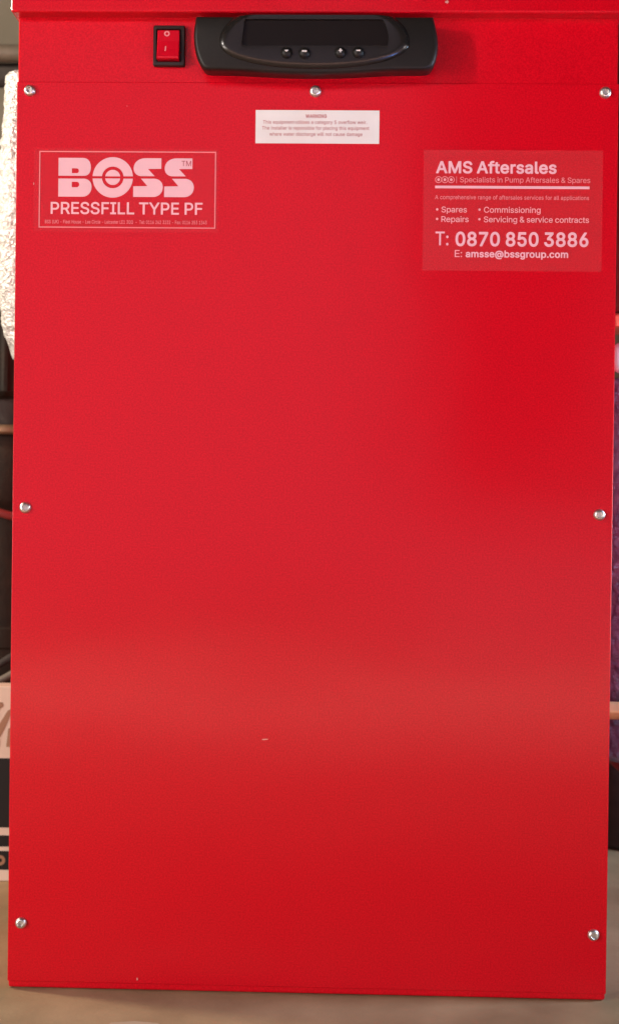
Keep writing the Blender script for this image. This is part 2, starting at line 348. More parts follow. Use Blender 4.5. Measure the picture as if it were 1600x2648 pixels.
# outlines of a plain grotesque alphabet, regular and bold (units: 1/1000 em, cap height 509)
GLYPHS_REGULAR = "&448|154 -7 124 1 100 13 77 29 60 47 44 71 35 95 31 119 31 149 40 184 58 212 82 238 129 275 94 323 76 365 72 389 72 413 77 437 85 455 106 484 136 504 172 515 220 516 262 505 280 495 298 479 312 461 321 443 328 407 323 371 305 335 280 308 226 263 322 147 328 143 340 179 346 227 409 227 412 221 411 203 404 155 391 119 373 89 374 83 441 -1 436 -4 364 -4 328 37 292 11 250 -4 202 -11|167 53 202 51 232 56 268 73 282 83 285 89 172 224 142 203 118 179 105 155 101 131 104 107 118 82 138 65|183 317 238 359 250 375 256 389 257 413 251 431 238 446 220 455 190 456 169 449 154 437 142 413 142 389 146 371 160 346;(273|173 -98 152 -60 128 -6 113 36 98 90 87 168 85 216 88 264 97 324 113 396 133 456 159 516 172 540 179 543 233 543 239 541 239 538 201 444 174 354 160 276 155 204 160 138 176 66 201 -6 240 -96 233 -100 179 -100;)273|37 -100 33 -96 73 -6 100 78 114 144 118 210 112 288 95 372 69 456 34 540 37 543 97 543 117 510 139 459 155 414 171 354 182 294 187 246 188 204 185 150 175 90 158 30 130 -42 101 -96 97 -100;-453|114 184 110 188 110 242 114 248 336 248 341 242 341 188 336 184;.188|80 -6 62 5 50 20 46 38 48 56 58 74 74 86 92 91 110 89 128 79 140 64 145 44 143 26 132 8 116 -4 98 -8;0453|192 -8 150 7 120 27 92 59 72 95 56 143 47 191 44 251 47 311 56 365 70 407 90 446 112 473 138 495 174 512 210 519 246 518 288 509 324 489 352 461 375 425 392 383 404 329 409 269 406 197 397 143 381 95 361 59 336 29 306 8 270 -6 228 -11|194 59 216 54 246 55 270 64 288 77 306 99 319 125 329 155 337 197 340 251 338 299 332 341 322 377 308 407 288 432 264 448 240 455 216 455 192 449 174 439 159 425 144 404 131 377 123 347 116 311 113 269 114 221 119 179 127 143 139 113 154 89 174 70;1453|76 -4 72 0 72 54 76 58 202 59 208 60 208 66 208 432 207 438 202 438 88 355 82 360 82 426 86 432 196 512 274 513 279 510 280 504 280 60 388 59 395 54 395 0 388 -4;2453|64 -4 60 0 60 48 280 286 308 330 316 366 311 402 304 417 292 431 262 449 244 454 220 455 184 448 166 439 154 428 144 414 136 396 130 359 64 358 62 366 65 396 76 432 94 460 113 480 138 498 166 510 202 518 238 519 268 515 298 505 322 492 343 474 359 456 373 432 382 402 385 378 383 348 377 324 358 283 326 240 280 187 164 66 166 62 172 61 388 61 393 54 393 0 388 -4;3453|176 -7 152 -1 122 10 98 25 80 40 62 63 51 83 43 107 40 131 44 136 110 135 113 131 122 101 135 83 162 65 194 56 230 54 260 59 286 71 308 90 322 119 325 149 319 179 301 209 278 227 254 237 218 243 158 244 153 251 153 299 278 443 272 448 68 449 66 455 66 509 74 513 374 512 376 503 376 461 374 456 235 299 242 294 278 290 314 278 344 259 368 233 385 203 395 167 396 125 387 89 375 65 355 41 332 21 308 8 278 -3 242 -10 206 -11;4453|280 -3 278 0 278 96 274 101 40 101 36 108 37 162 243 510 250 513 310 513 314 510 313 504 115 168 276 168 278 318 286 322 346 320 348 168 412 167 417 162 417 108 412 101 352 101 347 96 346 -2 340 -4;5453|186 -8 162 -2 138 8 114 22 93 41 78 61 66 83 59 107 56 131 60 134 120 134 126 131 130 113 138 95 150 82 168 68 186 59 204 55 228 54 246 57 264 62 282 73 294 83 308 101 321 137 324 161 322 185 312 215 296 239 275 257 246 270 216 273 186 269 156 259 126 242 72 248 64 251 92 509 96 513 366 513 370 509 370 503 370 455 366 448 162 448 156 447 154 443 140 317 144 312 180 330 222 337 264 334 306 320 342 294 367 263 386 221 394 179 393 137 383 95 363 59 336 29 306 9 270 -5 234 -10;6453|190 -7 160 2 130 18 103 41 82 71 69 101 61 137 60 173 66 209 81 251 106 299 248 509 256 513 322 513 326 509 323 503 194 317 195 311 232 318 280 313 316 299 348 275 374 239 388 203 393 155 388 113 378 83 360 53 340 31 316 13 292 1 262 -8 226 -11|214 53 250 55 268 61 284 71 298 84 310 101 322 137 322 179 309 215 295 233 280 246 262 255 244 260 220 261 202 258 171 245 157 233 143 215 131 179 129 155 132 131 137 113 146 95 160 79 177 65 196 57;7453|98 -4 93 0 96 6 317 444 314 447 308 448 62 448 58 456 59 510 62 513 392 512 395 504 393 444 170 2 164 -4;8453|184 -7 136 7 100 29 71 59 54 95 48 125 49 149 53 173 62 197 72 215 88 235 108 251 132 263 134 269 118 278 100 293 79 323 68 359 68 401 74 425 88 453 106 475 130 494 154 506 184 515 214 519 250 518 292 508 328 490 358 461 378 425 386 383 384 359 378 335 366 311 352 293 334 277 319 269 321 263 344 251 364 235 388 203 396 185 403 161 405 137 403 113 395 83 382 59 358 33 328 13 298 0 262 -8 226 -11|225 53 268 58 286 65 304 77 324 101 331 119 333 137 331 155 326 173 316 191 304 204 286 217 268 225 226 231 184 225 166 216 148 204 136 190 126 173 121 155 119 137 121 119 128 101 148 77 166 65 184 59|191 299 220 294 256 297 284 311 304 333 314 359 313 395 303 419 294 431 280 442 262 451 244 455 202 454 172 442 149 419 140 401 137 383 141 347 150 329 160 318 172 308;:188|80 -6 62 5 50 20 46 38 48 56 58 74 74 86 92 91 110 89 128 79 140 64 145 44 143 26 132 8 116 -4 98 -8|80 269 62 280 50 296 46 314 48 332 58 350 74 361 92 366 110 364 128 354 140 338 145 320 143 302 133 284 117 272 98 267;@676|298 -136 232 -122 202 -111 168 -93 121 -57 100 -34 83 -9 57 45 41 111 36 183 38 219 44 261 59 315 86 369 120 411 166 448 220 475 280 490 352 496 418 489 472 473 526 444 564 411 600 363 625 309 637 255 639 195 632 123 621 81 604 49 580 25 550 11 514 7 472 14 442 29 418 56 405 39 388 25 370 16 352 11 304 10 280 16 256 27 226 52 204 87 190 129 185 171 187 213 198 255 218 291 248 321 280 338 316 346 346 346 370 341 394 330 412 316 418 339 473 339 478 333 478 105 482 87 490 75 496 69 508 64 526 64 544 70 556 82 567 105 573 135 576 177 577 225 573 261 556 315 544 339 527 363 508 382 487 399 460 415 436 425 406 433 376 437 334 438 304 435 268 428 244 421 214 407 190 391 160 362 133 321 116 279 105 231 102 177 106 117 118 68 140 21 160 -6 184 -29 214 -49 250 -65 310 -79 370 -81 424 -73 490 -55 508 -105 504 -111 478 -120 406 -135 358 -139|297 75 316 70 334 69 370 76 394 94 409 123 415 147 418 177 413 231 400 261 388 273 370 282 352 286 328 287 298 281 284 273 271 261 253 231 246 189 247 159 252 135 258 117 268 99 280 86;A480|16 -4 12 0 14 6 196 507 202 513 274 513 280 509 467 0 460 -4 394 -4 391 0 340 138 142 138 136 135 88 -1 82 -4|160 204 318 204 275 324 238 441 202 324;B456|60 -4 56 0 57 510 60 513 258 512 300 506 334 492 360 474 376 456 390 432 400 402 401 354 390 318 378 300 366 288 329 264 354 255 378 239 399 216 412 192 420 162 422 126 417 96 404 66 386 42 366 26 336 10 306 1 258 -4|129 66 132 61 138 61 258 61 288 65 312 73 334 90 348 114 351 144 343 174 332 192 318 205 300 216 282 223 252 227 132 226 129 222|129 294 132 290 138 289 246 290 270 294 294 304 317 324 329 348 332 378 323 408 302 432 288 440 270 445 240 448 132 448 129 444;C510|226 -7 178 6 136 29 100 62 73 101 54 143 40 197 36 251 40 311 54 365 73 407 100 446 130 474 166 497 208 512 250 519 304 517 340 508 368 497 394 482 419 461 440 437 458 407 470 377 476 347 472 344 406 345 391 383 375 407 346 431 316 444 286 451 250 451 215 443 190 432 160 408 140 383 125 353 114 317 108 269 109 227 115 185 127 149 154 107 184 81 202 71 226 62 268 57 292 59 316 64 340 75 358 86 374 101 388 119 406 163 472 164 476 161 476 155 464 113 444 77 419 47 389 23 352 5 316 -6 268 -11;E419|60 -4 56 0 57 510 60 513 372 513 376 510 376 504 376 456 375 450 372 448 132 448 129 444 129 294 132 290 354 290 358 288 359 282 359 228 354 225 132 225 129 222 129 66 132 61 138 61 377 60 379 0 372 -4;F410|60 -4 56 0 57 510 60 513 372 511 372 449 132 448 129 444 129 288 132 282 348 281 350 276 350 222 348 219 342 217 130 216 129 0 126 -3 120 -4;G520|226 -7 178 6 136 29 100 62 72 101 53 143 40 197 36 251 40 311 53 365 72 407 100 447 130 475 172 501 214 514 262 519 304 517 334 510 366 497 394 481 418 461 440 437 459 407 471 377 478 347 472 345 406 345 389 383 370 408 343 431 310 446 280 451 244 450 214 443 190 432 160 409 140 383 125 353 114 317 108 269 109 227 115 185 128 149 145 119 166 95 191 77 220 64 256 57 292 58 322 66 352 81 376 101 393 125 405 155 410 191 406 195 280 196 279 257 286 260 478 260 482 251 482 203 478 155 466 113 447 77 422 47 392 23 352 3 316 -7 268 -11;H517|60 -4 56 0 57 510 60 513 120 513 128 510 129 300 132 293 386 294 389 510 396 513 456 513 460 510 461 0 456 -4 396 -4 388 0 388 222 384 228 138 228 132 228 129 222 129 0 126 -3 120 -4;I300|31 -4 27 0 27 54 29 60 109 61 114 66 114 438 114 444 109 448 31 448 28 450 28 510 31 513 271 512 273 504 273 456 271 448 193 448 187 444 187 66 193 61 271 61 273 54 273 0 265 -4;K467|60 -4 56 0 57 510 60 513 120 513 128 510 128 270 132 259 186 322 360 511 366 513 450 512 452 510 449 504 248 288 453 0 450 -3 444 -4 372 -4 367 0 198 238 131 168 129 162 129 0 126 -3 120 -4;L393|60 -4 56 0 57 510 60 513 126 512 129 504 129 66 132 61 138 61 360 61 365 54 365 0 360 -4;M628|60 -4 56 0 57 510 60 513 150 513 156 508 282 186 312 95 318 97 348 186 473 510 480 513 570 512 570 -2 504 -4 500 0 501 384 498 398 461 294 346 0 342 -4 288 -4 282 0 167 288 126 404 126 0 120 -4;N523|60 -4 56 0 57 510 60 513 132 513 140 510 353 174 390 110 394 108 396 100 395 510 402 513 462 513 467 510 467 0 462 -4 390 -4 382 0 198 289 126 410 129 294 129 0 126 -3 120 -4;P445|60 -4 56 0 57 510 60 513 252 512 300 505 336 490 360 473 382 450 399 420 408 390 412 360 411 324 403 288 390 258 373 234 353 216 324 199 300 190 252 182 130 180 129 0 126 -3 120 -4|129 252 132 247 252 247 282 254 310 270 321 282 331 300 337 318 340 342 335 384 328 402 318 417 294 435 264 445 234 448 132 448 129 444;Q533|400 -52 358 3 352 5 328 -3 298 -9 250 -10 202 -2 160 15 124 39 94 70 72 102 53 144 40 198 36 252 41 312 54 366 76 413 110 456 148 487 190 507 238 518 286 519 328 512 370 496 406 472 435 444 460 408 479 366 490 330 496 276 497 234 490 180 480 144 461 102 442 72 410 36 472 -48 466 -52|235 60 280 58 304 61 311 66 242 156 243 162 310 163 316 161 364 98 370 97 388 118 404 144 416 174 423 210 426 252 423 300 415 336 400 372 379 402 352 426 322 442 286 451 256 451 226 447 196 435 172 419 150 396 131 366 119 336 111 300 107 252 110 210 118 174 130 144 148 114 172 90 202 71;R449|60 -4 56 0 57 510 60 513 252 512 300 505 336 491 372 465 395 432 410 390 413 342 406 300 397 276 387 258 360 230 324 208 321 204 432 0 426 -4 354 -4 349 0 245 192 132 194 129 186 129 0 126 -3 120 -4|129 264 132 259 138 259 252 260 288 267 312 281 324 293 332 306 341 342 337 384 323 414 300 434 264 446 234 448 132 448 129 444;S447|176 -9 146 -2 116 10 92 25 74 41 56 65 43 93 35 129 34 135 38 140 104 140 109 135 112 117 120 99 129 87 146 73 164 64 188 57 236 54 260 57 284 64 302 73 320 87 333 105 340 123 341 141 339 159 326 179 296 200 260 214 152 245 116 262 92 279 69 303 54 333 48 363 50 399 60 429 74 453 98 478 128 498 158 510 194 517 236 519 272 516 296 510 326 497 350 482 369 465 387 441 398 417 404 387 403 375 338 374 333 381 328 399 320 414 296 436 260 451 212 454 170 445 152 435 138 423 128 410 121 393 119 375 122 357 134 336 164 315 200 301 308 269 339 255 368 235 389 213 405 183 412 147 410 111 401 81 382 51 362 30 332 11 302 -2 266 -10 224 -13;T449|194 -4 189 0 189 6 189 444 182 448 32 448 28 456 28 510 32 513 416 513 420 510 421 504 421 456 420 450 416 448 266 448 261 444 261 0 254 -4;U517|216 -9 186 -2 162 7 120 33 102 50 86 70 66 112 59 136 56 172 56 508 60 513 66 513 120 513 126 511 128 508 128 172 132 148 140 124 160 94 186 73 222 59 258 56 300 60 330 72 358 94 378 125 385 148 389 178 389 508 396 513 456 513 461 508 461 172 458 136 444 94 431 70 408 43 384 23 354 6 324 -4 288 -11 258 -12;W686|154 -4 151 0 13 510 16 513 82 513 86 510 170 186 190 96 196 97 219 192 303 510 310 513 382 511 470 180 490 93 496 101 600 510 604 513 670 513 673 510 532 -3 460 -4 454 -4 451 0 363 324 346 395 340 402 325 336 235 0 226 -4;Y472|202 -3 199 0 198 210 15 504 13 510 16 513 94 511 202 336 232 281 238 276 274 342 376 509 382 513 454 513 458 510 457 504 274 210 272 0 268 -4;a389|126 -9 96 0 72 13 54 29 39 51 30 75 27 99 28 129 35 153 46 171 57 183 72 195 96 206 138 217 240 232 264 239 269 243 272 255 267 285 257 303 243 315 222 324 198 327 168 324 138 312 120 297 102 271 96 271 42 287 37 291 48 316 66 340 90 360 120 375 150 384 186 388 222 386 258 378 288 363 309 345 326 321 337 291 341 249 341 3 339 -3 276 -4 273 3 270 40 246 14 210 -5 168 -12|147 51 174 50 204 54 228 63 246 78 259 93 269 117 271 135 270 180 150 159 126 151 108 139 101 129 96 111 97 93 101 81 108 71 120 61;b424|197 -9 176 -2 155 10 137 26 119 51 116 46 116 4 113 -4 50 -2 49 508 53 513 113 513 118 508 119 327 121 334 143 358 179 380 221 388 269 384 305 370 341 343 369 304 385 262 394 208 392 148 378 94 356 52 341 34 323 18 287 -2 245 -11|205 52 227 51 251 55 269 63 285 76 299 92 309 112 318 136 323 166 324 196 321 226 316 250 305 276 293 294 275 310 257 320 233 325 209 325 191 322 173 315 155 301 142 286 129 262 118 214 117 178 120 148 126 124 137 100 149 82 167 66 185 57;c396|172 -9 136 2 106 19 77 46 56 76 43 106 33 148 30 190 35 238 42 268 58 304 80 334 106 357 136 375 172 385 208 388 244 385 286 371 324 346 340 328 352 310 363 286 364 274 304 258 299 262 291 280 278 298 262 311 244 320 220 325 196 325 172 320 154 312 138 298 123 280 112 256 105 232 101 202 101 172 105 142 115 112 130 87 154 64 178 54 202 51 238 54 268 69 286 88 304 121 364 106 366 100 354 70 340 48 321 28 296 10 268 -2 238 -10 208 -12;d424|160 -9 124 4 90 28 65 58 46 94 34 142 30 190 35 244 48 286 67 322 94 352 130 375 166 386 208 388 244 381 262 372 280 359 304 330 307 340 307 508 310 512 370 513 376 508 376 502 374 -2 310 -3 309 40 304 47 277 16 244 -4 202 -12|189 52 214 51 232 54 250 61 268 74 284 94 294 112 306 160 306 220 300 250 290 274 279 292 262 308 244 318 220 325 196 326 178 323 160 316 142 304 126 286 116 268 107 244 102 214 100 184 103 154 110 124 121 100 134 82 148 68 166 58;e404|172 -9 136 2 106 19 82 40 58 72 43 106 34 142 30 184 34 232 42 268 58 304 76 330 100 353 130 372 160 383 196 388 232 386 262 379 292 366 320 346 341 322 357 292 369 256 374 220 375 172 370 165 106 165 101 160 101 154 112 112 127 88 146 70 168 58 196 51 232 52 262 61 286 79 304 109 364 95 368 88 358 64 341 40 322 22 298 7 268 -5 238 -11 202 -12|102 226 304 226 294 268 274 298 261 310 244 319 208 326 184 324 166 319 136 300 123 286 112 267 104 244;f254|78 -3 77 0 77 318 72 323 5 324 2 330 2 378 6 383 74 384 77 390 77 444 82 468 96 494 120 515 144 527 174 533 204 533 234 528 247 522 231 468 228 465 192 470 168 465 152 450 147 432 146 390 148 384 228 383 232 378 232 330 228 323 150 323 146 318 146 0 138 -4;g425|160 -151 120 -139 88 -120 59 -91 48 -73 48 -67 100 -37 135 -73 166 -88 190 -93 220 -93 238 -90 262 -82 286 -66 295 -55 303 -37 307 -7 307 53 304 58 280 29 256 13 232 5 208 1 172 2 142 9 112 22 88 40 70 59 52 87 41 113 34 143 30 179 32 221 36 251 46 281 64 317 88 346 118 369 148 382 172 387 196 388 220 387 244 381 280 360 304 332 308 335 309 341 310 380 316 383 370 383 376 377 376 -7 374 -43 367 -67 355 -91 340 -109 318 -127 292 -140 262 -149 232 -153 196 -154|181 65 202 63 226 65 244 70 262 79 275 89 289 107 300 131 305 155 308 191 307 221 302 245 293 269 283 287 266 305 250 316 226 324 202 326 178 323 160 316 144 305 130 292 118 273 109 251 103 227 100 197 102 167 106 143 115 119 125 101 142 83 160 72;h410|53 -4 49 0 49 510 53 513 113 513 117 510 118 504 119 333 143 360 167 375 197 385 239 388 275 382 305 368 329 346 346 318 356 288 361 252 361 0 359 -3 353 -4 299 -4 292 0 292 234 289 264 280 288 263 308 239 321 209 325 179 320 155 309 134 288 123 264 118 228 117 0 113 -4;i167|53 -4 49 0 49 6 49 378 53 383 113 383 118 378 118 0 113 -4|65 442 47 456 40 468 37 486 43 504 53 517 71 526 89 527 107 522 121 510 128 498 130 480 125 462 115 450 101 442 83 439;l189|107 -3 83 8 67 22 54 46 49 70 49 508 53 513 113 513 118 508 119 82 124 64 131 59 143 56 173 56 185 4 179 -2 155 -6 131 -6;m610|53 -4 49 0 49 378 53 383 113 383 116 378 116 342 119 333 137 356 161 375 185 385 215 390 251 386 275 376 299 354 317 324 341 353 365 371 395 384 425 390 461 388 491 379 515 365 537 342 554 306 560 270 561 0 557 -4 497 -4 492 0 492 252 490 276 479 300 467 312 443 323 419 326 395 324 370 312 352 294 342 270 339 246 339 0 335 -4 275 -4 270 0 268 276 262 294 245 313 221 324 197 326 173 322 149 309 130 288 120 264 118 240 117 0 113 -4;n410|53 -4 49 0 49 378 53 383 113 383 116 378 116 336 119 332 136 354 151 366 173 378 197 385 227 388 257 386 281 379 305 367 323 353 340 330 351 306 359 276 361 240 361 0 359 -3 353 -4 299 -4 292 0 292 234 289 264 280 288 263 308 239 321 209 325 179 320 155 309 134 288 123 264 118 228 117 0 113 -4;o415|172 -9 136 2 106 19 77 46 56 76 43 106 33 148 30 190 35 238 42 268 58 304 80 334 106 357 136 375 172 385 208 388 244 385 280 374 310 357 335 334 358 302 373 268 382 226 385 178 380 136 372 106 356 70 334 41 310 19 280 2 244 -9 208 -12|189 52 208 50 232 53 250 59 269 70 286 88 298 106 307 130 313 160 315 190 313 220 306 250 295 274 280 295 264 310 244 320 226 324 202 326 178 322 160 315 144 304 128 286 117 268 108 244 102 214 100 184 103 154 108 130 118 105 130 87 148 69 166 58;p424|53 -147 49 -143 49 379 53 383 113 383 116 379 116 331 119 327 149 362 173 378 191 384 221 388 251 387 275 382 299 373 327 355 353 329 373 295 386 259 393 217 393 163 387 121 372 79 349 43 323 18 287 -2 251 -11 209 -11 173 -1 144 19 122 43 119 51 117 -143 113 -147|189 55 215 51 239 52 257 57 275 67 289 79 302 97 313 121 320 145 324 175 323 211 318 241 310 265 296 289 281 306 263 317 245 323 221 326 203 325 185 320 167 311 149 295 137 278 121 235 117 199 117 169 122 139 129 115 142 91 155 76 173 63;q424|310 -146 307 -143 307 43 304 48 280 18 262 5 244 -4 202 -12 160 -9 118 7 87 31 59 67 41 109 33 145 30 199 36 247 46 283 64 318 88 347 118 369 148 382 172 387 196 388 238 383 256 375 274 364 304 330 309 337 310 381 370 383 376 379 376 -143 370 -147|173 55 196 51 220 52 238 56 256 65 273 79 286 97 297 121 304 145 307 175 307 211 302 241 294 265 285 283 268 303 250 316 226 324 202 326 184 324 166 319 148 309 133 295 120 277 105 235 101 205 101 175 105 145 112 119 122 97 136 79 154 64;r259|53 -4 49 0 49 378 53 383 113 383 116 378 116 342 119 337 143 365 173 382 203 388 245 387 247 378 247 324 245 319 203 322 173 316 145 300 126 276 120 258 118 240 117 0 113 -4;s365|144 -9 101 4 84 14 66 28 51 46 41 64 32 94 36 98 96 110 113 76 132 61 162 51 198 50 228 58 252 74 263 94 261 118 252 132 234 144 126 173 102 183 78 198 58 220 47 244 43 274 45 298 54 322 67 340 86 358 114 374 138 382 168 388 204 388 234 383 270 369 298 346 321 310 328 292 324 286 270 273 264 278 248 304 234 317 210 327 174 328 144 320 122 304 114 286 115 262 126 247 144 236 258 205 279 196 300 183 318 164 330 141 335 112 332 82 324 58 312 39 294 22 270 7 246 -3 216 -10 180 -12;t227|132 -4 108 5 88 20 74 38 64 62 61 92 61 320 54 323 6 323 3 326 3 380 6 383 54 383 61 386 61 470 66 475 126 475 130 470 130 386 132 383 204 383 208 380 208 332 204 323 138 323 130 320 130 98 133 74 144 60 162 54 205 56 217 2 210 -3 180 -8;u410|149 -6 114 7 89 25 70 49 55 85 49 139 49 379 53 383 59 383 113 383 118 379 118 145 121 115 130 91 149 70 173 58 203 54 233 59 258 73 279 97 288 121 292 151 292 379 299 383 359 382 361 379 361 1 359 -3 353 -4 299 -4 294 1 293 50 289 43 269 21 233 0 191 -9;v389|161 -4 14 378 17 383 23 383 83 383 89 378 173 144 191 86 197 82 218 150 300 378 305 383 371 383 375 378 231 0 227 -4 221 -4;w567|137 -4 133 0 19 378 23 383 83 383 89 383 92 378 167 101 173 96 198 198 251 383 317 383 321 378 395 97 401 101 476 378 479 383 485 383 545 383 548 378 434 0 431 -4 371 -4 364 0 287 280 281 279 203 0 197 -4;x379|21 -4 17 0 20 6 148 192 148 198 27 375 25 378 27 382 99 383 105 379 189 244 195 247 221 294 279 382 351 383 355 378 352 372 228 192 362 0 357 -4 285 -3 219 96 189 147 160 96 93 -3;y389|59 -146 47 -143 44 -139 57 -85 65 -82 101 -85 113 -82 125 -73 141 -49 158 -1 14 377 17 383 83 383 89 377 173 144 191 85 197 84 218 149 300 377 305 383 372 383 375 377 209 -56 193 -91 169 -121 137 -141 101 -149"
